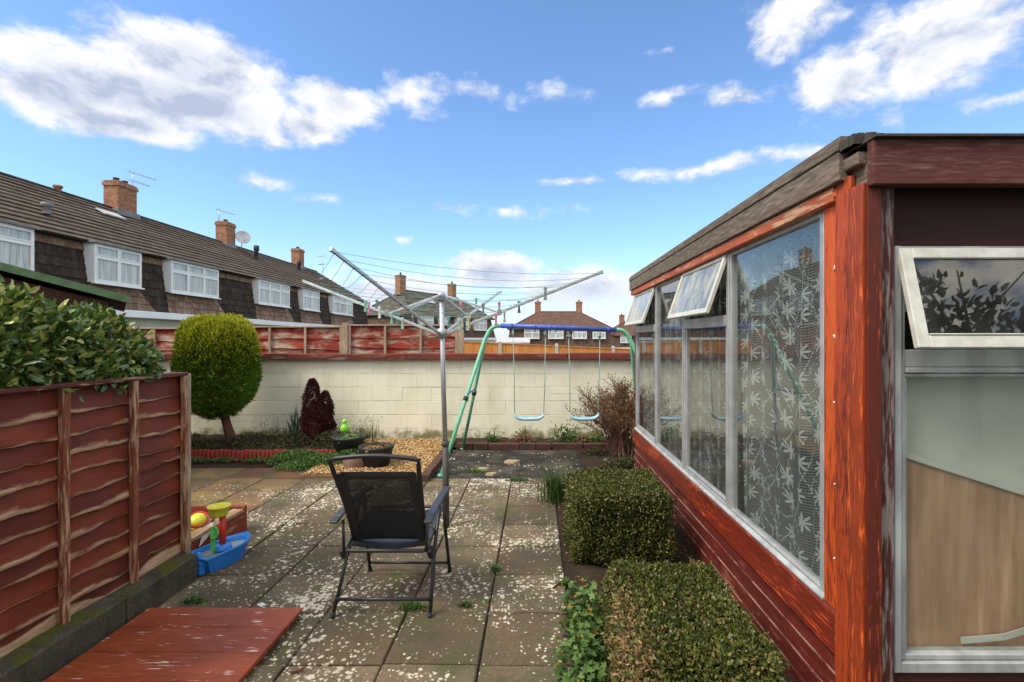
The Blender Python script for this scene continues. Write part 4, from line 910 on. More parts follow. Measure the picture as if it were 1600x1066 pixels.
# low plants against the wall behind the swings
for i, (x, y, r, n, mt, lb) in enumerate([(-.62,7.2,.08,160,'herb','small green seedlings at the wall foot just right of the green swing leg'), (-.18,7.2,.12,260,'dryleaf','red tinged low plant at the foot of the wall left of the swings'), (.42,7.2,.17,420,'herb','broad dark leafed clump at the foot of the wall below the left swing'), (.86,7.22,.09,160,'herb','small green plant against the wall foot between the two swing seats'), (.66,7.18,.07,90,'dryleaf','small brown dead flower clump at the wall foot below the left swing')]):
    t_ = thing('low_plant', lb, 'plant', (x,y,.05), 'low plants along the foot of the cream wall')
    q = rng.normal(0,1,(n,3)); P_ = np.stack([x+q[:,0]*r*.5, y+q[:,1]*r*.3, .05+np.abs(q[:,2])*r*.62],1); V, F = leaves(P_, q+np.array([0,0,.8]), .038, .022, .2, .5); npmesh('leaves', V, F, M[mt], t_)

# twiggy bush by the shed
t = thing('twiggy_bush', 'bare reddish twiggy bush with small leaves beside the far end of the timber shed', 'shrub', (1.12,6.7,0))
g = MB(); tips = []
for k in range(210):
    a = rng.uniform(0,6.28); r_ = rng.uniform(.05,.72)*(1 if k > 30 else .5); h = rng.uniform(.45,1.0)*(1-.25*r_); b0 = Vector((1.12+rng.normal(0,.08),6.68+rng.normal(0,.08),.02))
    e = Vector((1.12+math.cos(a)*r_*1.0,6.68+math.sin(a)*r_*.6,h)); mid = b0.lerp(e,.5)+Vector((math.cos(a)*-.05+rng.normal(0,.02),rng.normal(0,.03),.08)); g.tube([b0,mid,e],[.0055,.004,.0018],4,False)
    for q in range(7):
        s0 = mid.lerp(e, rng.uniform(-.2,.9)); e2 = s0+Vector((rng.normal(0,.07)+math.cos(a)*.03,rng.normal(0,.06),rng.uniform(.05,.19))); g.tube([s0,e2],[.0026,.0012],3,False); tips += [s0.lerp(e2,f) for f in (.3,.5,.7,.9,1)]
    tips += [mid.lerp(e,f) for f in (.3,.5,.6,.7,.8,.9,1)]
g.build('twigs', M['twig'], t); P_ = np.array([tuple(p) for p in tips]); V, F = leaves(P_, rdir(len(P_))*.7+np.array([0,0,.7]), .024, .013, .2, .5); npmesh('foliage', V, F, M['dryleaf'], t)
weedpatch('corner_weeds', 'grey green weeds under the twiggy bush beside the shed corner', 'weeds', [(1.0,5.95,.02,.2,.12,.10,500),(1.3,6.1,.02,.2,.15,.08,400),(.75,6.6,.02,.15,.1,.06,200)], 'weed', .03, .016)

# ---------------------------------------------------------------- box hedges
def boxhedge(label, x0, x1, y0, y1, h, n, tan=0.0, name='box_hedge', rot=0):
    t = thing(name, label, 'hedge', ((x0+x1)/2,(y0+y1)/2,0), 'clipped box hedges beside the timber shed')
    ax, ay = (x1-x0)/2, (y1-y0)/2; areas = np.array([4*ax*ay, 2*ax*h, 2*ax*h, 2*ay*h, 2*ay*h]); pk = rng.choice(5, n, p=areas/areas.sum()); a = rng.uniform(-1,1,n); b = rng.uniform(-1,1,n); c = rng.uniform(0.02,1,n)
    X = np.select([pk==0,pk==1,pk==2,pk==3,pk==4],[a*ax,a*ax,a*ax,np.full(n,-ax),np.full(n,ax)]); Y = np.select([pk==0,pk==1,pk==2,pk==3,pk==4],[b*ay,np.full(n,-ay),np.full(n,ay),b*ay,b*ay]); Z = np.where(pk==0,h,c*h)
    # soften the clipped corners
    N_ = np.stack([X/ax, Y/ay, np.clip((Z-h*.5)/(h*.5),-1,1)],1); rr = (np.abs(N_)**7).sum(1)**(1/7); rr = np.maximum(rr, 1)
    X, Y = X/rr, Y/rr; Z = h*.5+(Z-h*.5)/rr
    lump = 1+.022*np.sin(X*17+Y*11)+.02*np.sin(Y*23+Z*19)+.02*np.sin(X*31-Z*13)
    dp = rng.uniform(.88,1.02,n)*lump
    P_ = np.stack([(x0+x1)/2+X*dp, (y0+y1)/2+Y*dp, .005+h*.5+(Z-h*.5)*dp],1)
    Nn = np.stack([np.where(pk==3,-1,np.where(pk==4,1,0)), np.where(pk==1,-1,np.where(pk==2,1,0)), np.where(pk==0,1,.25)],1).astype(float)
    istan = (rng.random(n) < .03) | ((rng.random(n) < tan*np.exp(-((X+ax)/.08)**2)*np.exp(-((Y+ay*.5)/(ay*.8))**2)))
    V, F = leaves(P_[~istan], Nn[~istan], .0165, .0105, .2, .75); npmesh('foliage', V, F, M['box'], t)
    V, F = leaves(P_[istan], Nn[istan], .0165, .0105, .2, .75); npmesh('dead_leaves', V, F, M['boxtan'], t)
    m_ = n//110; s_i = rng.integers(0,n,m_); s_i = s_i[pk[s_i] != 2]; sh_ = []
    for q_ in range(7): sh_.append(leaves(P_[s_i]+Nn[s_i]*.006*q_+rng.normal(0,.003,(len(s_i),3)), Nn[s_i]+rdir(len(s_i))*.8, .017, .010, .2, .4))
    V, F = cat(sh_); npmesh('foliage', V, F, M['box'], t)
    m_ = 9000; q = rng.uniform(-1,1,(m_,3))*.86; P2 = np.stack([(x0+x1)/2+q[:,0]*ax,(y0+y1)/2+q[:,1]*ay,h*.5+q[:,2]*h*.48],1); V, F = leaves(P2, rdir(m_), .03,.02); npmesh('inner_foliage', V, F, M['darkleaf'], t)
boxhedge('square clipped box hedge further away, beside the shed and the grass tuft', .235, .91, 3.28, 4.02, .50, 42000)
boxhedge('nearest square clipped box hedge with tan dead leaves, in front of the shed wall', .325, .83, 1.62, 2.46, .455, 60000, .75)

P_ = np.stack([rng.uniform(.2,1.1,900), rng.uniform(1.2,4.6,900), np.full(900,.022)],1); V, F = leaves(P_, rdir(900)*np.array([1,1,.15]), .02, .011, .2, .2)
tag(npmesh('leaf_litter', V, F, M['boxtan']), 'tan fallen leaves scattered on the soil around the box hedges', 'leaf litter', kind='stuff')
# leafy plant beside near hedge
t = thing('leafy_plant', 'sprawling green plant with some yellowing leaves left of the nearest box hedge', 'plant', (.20,2.2,0))
def rosette(n, spots):
    P_, D_ = [], []
    for (x,y,z,r,h,k) in spots:
        q = rng.normal(0,1,(k,3)); q/= np.linalg.norm(q,axis=1)[:,None]; q[:,2] = np.abs(q[:,2]); s_ = rng.uniform(.55,1,(k,1)); P_.append(np.array([x,y,z])+q*s_*np.array([r,r,h])); D_.append(q)
    return np.concatenate(P_), np.concatenate(D_)
sp = [(.24,2.75,.02,.12,.20,110),(.22,2.5,.02,.14,.20,150),(.19,2.3,.02,.14,.18,140),(.25,2.15,.04,.12,.20,130),(.22,1.98,.0,.12,.14,120),(.18,1.8,0,.12,.10,110),(.30,2.6,.05,.1,.25,90)]
def lobed(P_, D_, size, mat, nm, par, lobes=5):
    n = len(P_); d = D_+rng.normal(0,.35,(n,3))+np.array([0,0,.5]); d /= np.linalg.norm(d,axis=1)[:,None]; r = np.cross(d, rng.normal(0,1,(n,3))); r /= np.linalg.norm(r,axis=1)[:,None]; u = np.cross(d,r)
    s_ = rng.uniform(.6,1.2,n)*size; k = lobes*4; ring = []
    for i in range(k):
        a = 2*np.pi*i/k; rad = s_*(.74+.26*np.cos(a*lobes))*(.4 if i == 0 else 1); ring.append(P_+(r*np.cos(a)+u*np.sin(a))*rad[:,None]+d*(rad*.25)[:,None])
    V = np.stack([P_]+ring,1).reshape(-1,3); b = np.arange(n)[:,None]*(k+1); F = np.concatenate([b+np.array([0,1+i,1+(i+1)%k]) for i in range(k)],0); return npmesh(nm, V, F, M[mat], par)
P_, D_ = rosette(0, sp); ye = rng.random(len(P_)) < .07; lobed(P_[~ye], D_[~ye], .021, 'herb', 'leaves', t); lobed(P_[ye], D_[ye], .024, 'yellowleaf', 'yellow_leaves', t)
g = MB()
for p in P_[::4]: g.tube([(.22+(p[0]-.22)*.3,p[1]+rng.normal(0,.02),0),tuple(p)],.0018,3,False)
g.build('stems', M['herb'], t)
# grass tuft + small weeds in joints
t = thing('grass_tuft', 'upright tuft of long green grass at the left corner of the farther box hedge', 'grass', (.17,4.75,0))
P_ = np.stack([rng.normal(.185,.055,360), rng.normal(4.72,.06,360), np.zeros(360)],1); V, F = blades(P_, .33, .009, .55, 5); npmesh('blades', V, F, M['grass'], t)
k = 0
for x, y, r, lb in [(-.70,2.83,.07,'small grass weed in the slab joint behind the chair legs'),(-.40,2.85,.03,'tiny weed in the slab joint just right of the chair foot'),(-.27,3.3,.03,'small green weed in the paving joint right of the clothes pole'),(-.33,2.15,.035,'small green weed in the nearest slab joint right of the red board'),(-1.98,2.9,.06,'flat weed growing on the slab beside the kerb and red board'),(-2.0,1.7,.04,'little weed beside the kerb at the left edge of the red board'),(-.2,5.4,.10,'patch of weeds where the slabs meet the dark yard behind the pole'),(-.68,5.75,.10,'clump of pale weeds near the green swing foot'),(.18,3.1,.03,'little weed at the left base of the farther box hedge')]:
    t_ = thing('joint_weed', lb, 'weed', (x,y,0), 'small weeds growing in the paving joints'); n = int(1500*r)+20
    P_ = np.stack([rng.normal(x,r*.5,n), rng.normal(y,r*.22,n), np.zeros(n)],1); V, F = blades(P_, .05, .006, .9, 3); V2, F2 = leaves(P_+np.array([0,0,.008]), rdir(n)+np.array([0,0,.5]), .02, .012); V, F = cat([(V,F),(V2,F2)]); npmesh('leaves', V, F, M['herb'], t_)
# loose yellowish stones
for x, y, s_, lb in [(-.30,6.2,.11,'flat buff stone lying on the dark yard behind the slabs'),(-.62,5.85,.08,'smaller buff stone near the left swing leg'),(-.50,5.62,.07,'thin buff stone flake next to the pale weeds')]:
    t_ = MB(); N=9; a0 = [rng.uniform(.75,1.1) for _ in range(N)]
    lo = [(x+math.cos(6.28*i/N)*s_*a0[i],y+math.sin(6.28*i/N)*s_*.6*a0[i],.004) for i in range(N)]; hi = [(x+(p[0]-x)*.86,y+(p[1]-y)*.86,.028+rng.normal(0,.004)) for p in lo]
    t_.raw(lo+hi, [tuple(range(N,2*N))]+[(i,(i+1)%N,N+(i+1)%N,N+i) for i in range(N)]); tag(t_.build('flat_stone', M['stone'], loc=(x,y,0)), lb, 'stone', 'loose buff stones on the dark yard')
# white scrap, twig, dry leaf
g = MB(); g.raw([(-1.60,2.85,.004),(-1.555,2.84,.012),(-1.53,2.875,.006),(-1.575,2.885,.012),(-1.61,2.875,.006),(-1.57,2.862,.017)],[(0,1,5),(1,2,5),(2,3,5),(3,4,5),(4,0,5)]); tag(g.build('plastic_scrap', M['white'], loc=(-1.57,2.88,0)), 'crumpled white scrap lying on the slab behind the red board', 'litter')
g = MB(); g.tube([(.10,3.05,.012),(.15,3.12,.016),(.20,3.17,.02)],[.005,.006,.004],6); tag(g.build('broken_twig', M['bark'], loc=(.15,3.1,0)), 'short dark broken twig on the slabs at the left base of the hedges', 'twig')
V, F = leaves(np.array([[-1.13,2.28,.012]]), np.array([[1,.2,.1]]), .07, .03, .3, .05); tag(npmesh('fallen_leaf', V, F, M['dryleaf'], loc=(-1.13,2.28,0)), 'brown fallen leaf beside the right edge of the red board', 'leaf')

# ---------------------------------------------------------------- boards lying on the slabs
t = thing('timber_board', 'large red stained timber board with scuffed paint lying flat on the slabs', 'board', (-1.7,2.2,0))
for i, (y0, y1) in enumerate([(1.35,1.53),(1.534,1.74),(1.744,1.95),(1.954,2.16),(2.164,2.37),(2.374,2.575),(2.579,2.765)]):
    g = MB(); g.box((-2.13,y0,.025),(-1.285,y1,.047), ch=.003); g.build('plank', M['deck'], t)
g = MB(); g.box((-2.1,1.4,.003),(-2.03,2.74,.0245)); g.box((-1.37,1.4,.003),(-1.30,2.74,.0245)); g.build('bearer', M['deck'], t)

# ---------------------------------------------------------------- chair
t = thing('folding_chair', 'black folding garden chair with mesh back seen from behind on the slabs', 'chair', (-.83,3.0,0))
XL, XR = -1.085, -.59
def both(f, nm, mat):
    for s, x in ((-1, XL), (1, XR)): g = MB(); f(g, x, s); g.build(nm, M[mat], t)
both(lambda g, x, s: g.tube([(x-.022 if s<0 else x+.012,2.73,.012),(x-.012*-s*0,2.90,.30),(x,3.0,.42),(x+.0,3.10,.545)],.0105,8), 'rear_leg', 'chair')
both(lambda g, x, s: g.tube([(x+.012*s+.012,3.28,.012),(x+.008*s,3.22,.30),(x,3.17,.545)],.0105,8), 'front_leg', 'chair')
for (x, y) in ((XL-.022,2.73),(XR+.012,2.73),(XL,3.28),(XR+.024,3.28)): g = MB(); g.tube([(x,y,.001),(x,y,.035)],.013,8); g.build('foot_cap', M['blk'], t)
g = MB(); g.tube([(XL-.018,2.765,.092),(XR+.01,2.765,.092)],.0095,8); g.build('rear_stretcher', M['chair'], t)
g = MB(); g.tube([(XL+.0,3.268,.07),(XR+.02,3.268,.07)],.0085,8); g.build('front_stretcher', M['chair'], t)
# backrest frame (leaning towards the camera)
bx0, bx1 = -1.055, -.625
def BP(x, q): return (x, 2.90-.29*q, .355+.545*q)        # q = 0 seat .. 1 top
g = MB()
top = [BP(bx0+(bx1-bx0)*k/14-.004, 1+.034*math.sin(math.pi*k/14)) for k in range(15)]
g.tube([BP(bx0+.018,-.01), BP(bx0+.006,.5), BP(bx0-.018,.93), BP(bx0-.022,.985)]+[BP(bx0-.016+(bx1-bx0+.022)*k/14, 1+.034*math.sin(math.pi*k/14)) for k in range(1,14)]+[BP(bx1+.012,.985), BP(bx1+.008,.93), BP(bx1-.002,.5), BP(bx1-.012,-.01)], .0125, 8)
g.build('back_frame', M['chair'], t)
g = MB(); nn = 12
for i in range(nn):
    for j in range(2):
        q0, q1 = .02+.82*i/nn, .02+.82*(i+1)/nn; sag = lambda q: .012*math.sin(math.pi*q)
        xa = bx0+.012 if j == 0 else (bx0+bx1)/2; xb = (bx0+bx1)/2 if j == 0 else bx1-.010
        def W_(x, q): p = BP(x, q); e = math.sin(math.pi*(x-bx0)/(bx1-bx0)); return (p[0], p[1]+.018*e, p[2])
        for k in range(4):
            x0_, x1_ = xa+(xb-xa)*k/4, xa+(xb-xa)*(k+1)/4; g.face([W_(x0_,q0),W_(x1_,q0),W_(x1_,q1),W_(x0_,q1)])
g.build('back_fabric', M['mesh'], t)
g = MB()
for x in (bx0+.005, bx1-.003):
    for i in range(8):
        a, b = BP(x, .02+.82*i/8), BP(x, .02+.82*(i+1)/8); w2 = .045 if x < -.8 else -.045
        g.raw([(a[0]-.004,a[1]-.012,a[2]),(a[0]+w2,a[1]-.010,a[2]),(b[0]+w2,b[1]-.010,b[2]),(b[0]-.004,b[1]-.012,b[2])],[(0,1,2,3)])
a, b = BP(bx0, .835), BP(bx1, .835); g.beam((a[0]+.02,a[1],a[2]), (b[0]-.02,b[1],b[2]), .008, .022)
g.build('hem', M['blk'], t)
# seat
g = MB(); g.tube([(bx0-.01,2.80,.352),(bx0+.0,2.785,.350),(bx1-.0,2.785,.350),(bx1+.012,2.80,.352)],.0115,8)
g.tube([(XL+.02,2.80,.354),(XL+.014,3.05,.405),(XL+.02,3.28,.43),(XR-.02,3.28,.43),(XR-.014,3.05,.405),(XR-.02,2.80,.354)],.0105,8); g.build('seat_frame', M['chair'], t)
g = MB()
for i in range(8):
    for k in range(8):
        f = lambda a, b: (XL+.03+(XR-XL-.06)*a/8, 2.83+.44*b/8, .362+.066*(b/8)-.022*math.sin(math.pi*a/8)); g.face([f(i,k),f(i+1,k),f(i+1,k+1),f(i,k+1)])
g.build('seat_fabric', M['chair'], t)
def arm(g, x, s):
    pts = [(2.70,.535),(2.76,.548),(2.9,.556),(3.1,.560),(3.26,.556),(3.31,.545)]
    for (a, b), (c, d) in zip(pts[:-1], pts[1:]): g.beam((x+.006*s,a,b),(x+.006*s,c+.002,d),.045,.018, ch=.005)
both(arm, 'armrest', 'armrest')
both(lambda g, x, s: g.tube([(x-.012*s,2.79,.52),(x-.02*s,2.78,.35)],.008,6), 'arm_bracket', 'chair')
both(lambda g, x, s: g.beam((x-.006*s,2.79,.36),(x,2.84,.30),.028,.045, ch=.006), 'hinge_plate', 'blk')
both(lambda g, x, s: g.tube([(x-.01*s,2.98,.39),(x-.04*s,2.83,.50)],.006,6), 'stay', 'steel')

# ---------------------------------------------------------------- rotary clothes line
t = thing('rotary_clothes_line', 'four armed metal rotary clothes line with green lines on a tall pole', 'clothes line', (-.73,4.06,0))
hub = Vector((-.765,4.06,1.57)); g = MB(); g.tube([(-.735,4.06,.66),(-.752,4.06,1.2),(-.768,4.06,1.90)],.0195,14); g.build('pole', M['tubealu'], t)
g = MB(); g.tube([(-.728,4.06,0),(-.735,4.06,.68)],.0255,14); g.tube([(-.7352,4.06,.66),(-.7354,4.06,.70)],.029,14); g.build('ground_socket', M['poledark'], t)
g = MB(); g.lathe([(.028,-.035),(.045,-.03),(.05,0),(.045,.03),(.03,.04)],tuple(hub),14); g.build('lower_hub', M['steel'], t)
g = MB(); g.lathe([(.024,-.05),(.034,-.045),(.034,0),(.03,.012),(0,.02)],(-.767,4.06,1.885),14); g.build('upper_hub', M['steel'], t)
adir = [Vector((-.30,-.954,0)), Vector((.972,-.235,0)), Vector((.30,.954,0)), Vector((-.972,.235,0))]; AL = 1.285; AH = .455
def AP(k, q): return hub+adir[k]*(.04+(AL-.04)*q)+Vector((0,0,AH*q))
lp = [.30+.70*i/9 for i in range(10)]; lp = [.985-.068*i for i in range(10)]
for k in range(4):
    g = MB(); g.beam(AP(k,0), AP(k,1), .018, .022, ch=.003); a_ = g.build('arm', M['tubealu'], t)
    g = MB(); g.beam(AP(k,.995), AP(k,1.012), .022, .027, ch=.003); g.build('end_cap', M['line'] if k == 1 else M['steel'], a_)
    g = MB()
    for q in lp: p = AP(k,q); g.box((p.x-.0075,p.y-.0075,p.z-.0125),(p.x+.0075,p.y+.0075,p.z+.0125), ch=.002)
    g.build('line_clips', M['blk'], a_)
    g = MB(); g.beam((-.767,4.06,1.885), AP(k,.36), .012, .016, ch=.002); g.build('strut', M['tubealu'], t)
    g = MB(); p = AP(k,.36); g.box((p.x-.016,p.y-.016,p.z-.022),(p.x+.016,p.y+.016,p.z+.026), ch=.003); g.build('strut_joint', M['steel'], t)
g = MB()
for li, q in enumerate(lp):
    for k in range(4):
        a, b = AP(k,q), AP((k+1)%4,q); pts = [a.lerp(b,f)-Vector((0,0,(.05*q+.02*(li%3))*4*f*(1-f))) for f in [0,.17,.33,.5,.67,.83,1]]; g.tube(pts,.0015,3,False)
tag(g.build('washing_lines', M['line'], t), None, None)
pcols = {'pink': (.72,.26,.42), 'white': (.78,.78,.74), 'green': (.22,.62,.42), 'grey': (.22,.26,.27), 'teal': (.10,.42,.42), 'pale green': (.45,.68,.52), 'slate': (.10,.12,.14), 'yellow': (.72,.72,.25)}
pm = {k: plain(k.replace(' ','_')+'_peg_plastic', v, rough=.5, bst=0) for k, v in pcols.items()}
pegs = [(576,484,'near','pink','pink peg, leftmost on the left arm of the rotary line'),(571,484,'near','green','green peg just left of the leftmost pink peg'),(593,484,'near','white','white peg hanging between the pink and bright green pegs left of the pole'),
 (612,495,'near','green','bright green peg hanging below the left arm of the clothes line'),(622,494,'far','teal','small teal peg just right of the bright green peg'),(629,503,'near','pale green','pale green peg hanging lowest over the red fence'),
 (589,472,'far','grey','grey peg at the far lines above the white peg'),(645,494,'far','grey','grey peg beside the long near arm of the clothes line'),(720,474,'far','pink','pink peg hanging just right of the top of the pole'),(732,476,'far','grey','dark grey peg right of the pole beside the pink one'),
 (744,468,'far','teal','teal peg standing highest right of the pole'),(755,478,'near','grey','grey peg hanging from the line right of the teal peg'),(780,475,'far','pink','upper pink peg on the right arm above the swing frame'),(775,496,'near','pink','lower pink peg above the left end of the blue swing bar'),
 (788,496,'near','white','white peg just right of the lower pink peg over the blue bar'),(718,500,'near','pale green','pale green peg low between the pole and the right arm'),(726,500,'near','slate','dark slate peg touching the pale green peg by the pole'),(701,498,'far','teal','small teal peg just right of the pole low down'),
 (811,474,'near','slate','dark peg clipped on the right arm beyond the pink pegs'),(852,452,'near','grey','grey peg alone near the outer end of the right arm'),(733,498,'near','yellow','yellow peg behind the slate peg right of the pole')]
def pegpos(px, py, side):
    best = None
    for i in range(400):
        y = 2.6+i*.0075; x = (px-838)/785*y; z = 1.52+(531-py)/785*y; d = Vector((x+.765,y-4.06,0)); a, b = abs(d.dot(adir[0])), abs(d.dot(adir[1])); q = (a+b-.04)/(AL-.04)
        if q > 1.05 or q < .12: continue
        if (side == 'near') != (y < 4.06): continue
        e = abs(1.57+AH*q-.02-z)
        if best is None or e < best[0]: best = (e, x, y, 1.57+AH*q-.02)
    return best
for px, py, side, colr, lb in pegs:
    b = pegpos(px, py, side) or pegpos(px, py, 'far')
    x, y, z = b[1:]; t_ = thing('clothes_peg', lb, 'peg', (x,y,z), 'pegs left on the rotary clothes line'); yaw = rng.uniform(-.6,.6); m_ = Matrix.Translation((x,y,z))@Matrix.Rotation(yaw,4,'Z')
    for s in (-1,1):
        g = MB(); mm = m_@Matrix.Rotation(s*R(9),4,'Y'); g.box((-.006+.005*s,-.006,-.078),(.006+.005*s,.006,.018), mm, ch=.002); g.build('peg_leg', pm[colr], t_)
    g = MB(); g.tube([tuple(m_@Vector((0,-.008,-.012))),tuple(m_@Vector((0,.008,-.012)))],.006,8); g.build('spring', M['steel'], t_)

# ---------------------------------------------------------------- swing set
t = thing('garden_swing', 'child swing frame with blue top bar and green A shaped legs', 'swing frame', (.3,6.3,0))
TL = Vector((-.44,6.27,1.695)); TR = Vector((1.02,6.42,1.645))
g = MB(); g.tube([TL, TR],.031,14); g.build('top_bar', M['swingblue'], t)
def leg(top, side, foot, nm='leg'):
    s = -1 if side < 0 else 1; c1 = top+Vector((s*.05,0,0)); c2 = top+Vector((s*.14,0,-.045)); c3 = top+Vector((s*.19,0,-.13)); f = Vector(foot); c4 = c3.lerp(f,.12)
    g = MB(); g.tube([top+Vector((s*-.02,0,0)),c1,top+Vector((s*.10,(f.y-top.y)*.01,-.018)),c2.lerp(f,.01),c3.lerp(f,.03),c4,c3.lerp(f,.5),f],[.027,.027,.026,.025,.024,.023,.022,.022],12); l = g.build(nm, M['swinggreen'], t)
    g = MB(); g.tube([f+Vector((0,0,.0)),f+Vector((0,0,.03))],.034,10); g.build('foot_cap', M['swinggreen'], l)
    g = MB(); q = c3.lerp(f,.46); d = (f-c3).normalized(); g.tube([q,q+d*.05],.0305,12); g.build('collar', M['blk'], l)
leg(TL,-1,(-1.06,5.57,0)); leg(TL,-1,(-1.02,6.94,0)); leg(TR,1,(1.75,6.02,0)); leg(TR,1,(1.45,6.97,0))
g = MB(); a = Vector((-.81,5.93,.88)); b = Vector((-.80,6.60,.88)); g.tube([a,b],.010,8); g.build('cross_brace', M['swingblue'], t)
for k, f in enumerate((.09,.29,.42,.47,.62,.93)):
    p = TL.lerp(TR,f); g = MB(); g.tube([p-Vector((.012,0,0)),p+Vector((.012,0,0))],.035,12); g.tube([p+Vector((0,0,-.03)),p+Vector((0,0,-.07))],.006,6); g.build('hook_collar', M['swingblue'], t)
for xl, xr, lb in ((801,852,'left pale blue plastic swing seat hanging on two ropes'),(888,937,'right pale blue plastic swing seat hanging in front of the twiggy bush')):
    def onbar(px):
        best = min((abs((px-838)/785-(TL.lerp(TR,i/200).x/TL.lerp(TR,i/200).y)), i) for i in range(201)); return TL.lerp(TR,best[1]/200)
    A, B = onbar(xl), onbar(xr); sw = thing('swing', lb, 'swing', tuple(((A+B)/2)*1), 'swings hanging from the blue bar'); inn = .045
    y = (A.y+B.y)/2; sz = 1.52-(648-531)/785*y; SA = Vector((A.x+inn*.5,y,sz)); SB = Vector((B.x-inn*.5,y,sz))
    for P0, P1 in ((A,SA),(B,SB)):
        g = MB(); p0 = P0-Vector((0,0,.07)); m1 = p0.lerp(P1,.5)+Vector((.006,0,0)); g.tube([p0,m1,P1],.0055,6); g.tube([P1-Vector((0,0,.0)),P1+Vector((0,0,.03))],.009,6); g.tube([p0-Vector((0,0,.05)),p0+Vector((.0,0,.03))],.013,6)
        for q in range(3): g.tube([p0+Vector((rng.normal(0,.012),-.01,rng.normal(0,.01))),p0+Vector((rng.normal(0,.025),-.015,rng.normal(-.02,.02)))],.008,5)
        g.build('rope', M['rope'], sw)
    Vs = []; Fs = []; N = 20; prof = [(-.075,.006),(-.06,-.014),(.06,-.014),(.075,.006),(.06,.010),(-.06,.010)]
    for i in range(N+1):
        f = i/N; x = SA.x-.005+(SB.x-SA.x+.01)*f; e = abs(2*f-1); dz = -.050+.055*(e**5)+.0*e; wd = .75+.25*math.sin(math.pi*f)**.4
        for (py_, pz_) in prof: Vs.append((x, y+py_*wd, sz+dz+pz_*1.3))
    for i in range(N):
        for k in range(6): Fs.append((i*6+k, i*6+(k+1)%6, (i+1)*6+(k+1)%6, (i+1)*6+k))
    Fs += [tuple(range(6))[::-1], tuple(N*6+k for k in range(6))]
    g = MB(); g.raw(Vs, Fs, True); g.build('seat', M['swingseat'], sw)

# ---------------------------------------------------------------- sandpit and toys
t = thing('sandpit', 'low wooden sandpit frame with red sides and pale worn rim behind the fence end', 'sandpit', (-2.8,3.6,0))
g = MB(); g.box((-2.325,3.12,0),(-2.295,3.96,.172), ch=.003); g.build('side_board', M['sandbox'], t)
g = MB(); g.box((-2.37,3.10,.174),(-2.285,3.92,.200), ch=.003); g.build('rim', M['barewood'], t)
g = MB(); g.box((-3.4,3.965,0),(-2.30,3.995,.205), ch=.003); g.build('end_board', M['sandboxx'], t)
g = MB(); g.box((-3.43,3.12,0),(-3.40,3.99,.19), ch=.003); g.build('side_board', M['sandbox'], t)
g = MB(); g.box((-3.4,3.10,0),(-2.33,3.13,.172), ch=.003); g.build('end_board', M['sandboxx'], t)
g = MB(); g.box((-2.36,3.91,.0),(-2.33,3.955,.17)); g.build('corner_block', M['sandbox'], t)
soilbed_ = MB(); soilbed_.box((-3.39,3.135,.01),(-2.335,3.96,.065)); soilbed_.build('sand', M['sand'], t)
t = thing('toy_ball', 'yellow and amber openwork toy ball resting in the sandpit', 'toy', (-2.42,3.66,.18))
cb = Vector((-2.43,3.60,.185)); rb = .092
for k in range(6):
    d = [Vector((1,0,0)),Vector((-1,0,0)),Vector((0,1,0)),Vector((0,-1,0)),Vector((0,0,1)),Vector((0,0,-1))][k]; d = Matrix.Rotation(.5,3,'X')@Matrix.Rotation(.4,3,'Y')@d; m_ = d.to_track_quat('Z','Y').to_matrix().to_4x4()
    g = MB(); g.lathe([(0,.012),(.035,.008),(.050,-.006),(.052,-.014)], tuple(cb+d*(rb-.004)), 16, m=m_); g.build('disc', M['yellow'], t)
    g = MB(); tr = [cb+d*(rb-.018)+(m_.to_3x3()@Vector((math.cos(a)*.062,math.sin(a)*.062,0))) for a in [2*math.pi*i/18 for i in range(19)]]; g.tube(tr,.006,6,False); g.build('ring', M['gold'] if k%2 else M['red'], t)
t = thing('toy_truck', 'orange and red toy with round black wheel in the sandpit beside the fence', 'toy', (-2.52,3.42,.07))
g = MB(); g.box((-2.60,3.36,.09),(-2.47,3.50,.19), ch=.02); g.build('body', M['orange'], t)
g = MB(); g.box((-2.585,3.40,.192),(-2.48,3.49,.215), ch=.008); g.build('cab', M['red'], t)
g = MB(); m_ = Matrix.Rotation(R(90),4,'X'); g.lathe([(0,.004),(.022,.004),(.030,.010),(.040,.010),(.043,-.01),(.03,-.014)], (-2.50,3.352,.13), 18, m=m_); g.build('wheel', M['blk'], t)
t = thing('sand_scoop', 'small pale grey toy scoop lying across the sandpit rim', 'toy', (-2.31,3.52,.2))
g = MB(); g.raw([(-2.36,3.56,.205),(-2.31,3.60,.212),(-2.262,3.46,.165),(-2.255,3.36,.135),(-2.30,3.46,.185)],[(0,1,2,4),(4,2,3)]); g.raw([(-2.36,3.56,.202),(-2.31,3.60,.209),(-2.262,3.46,.162),(-2.255,3.36,.132),(-2.30,3.46,.182)],[(0,4,2,1),(4,3,2)]); g.build('blade', M['concpost'], t)
g = MB(); g.tube([(-2.335,3.58,.208),(-2.40,3.72,.215)],.010,8); g.build('handle', M['concpost'], t)
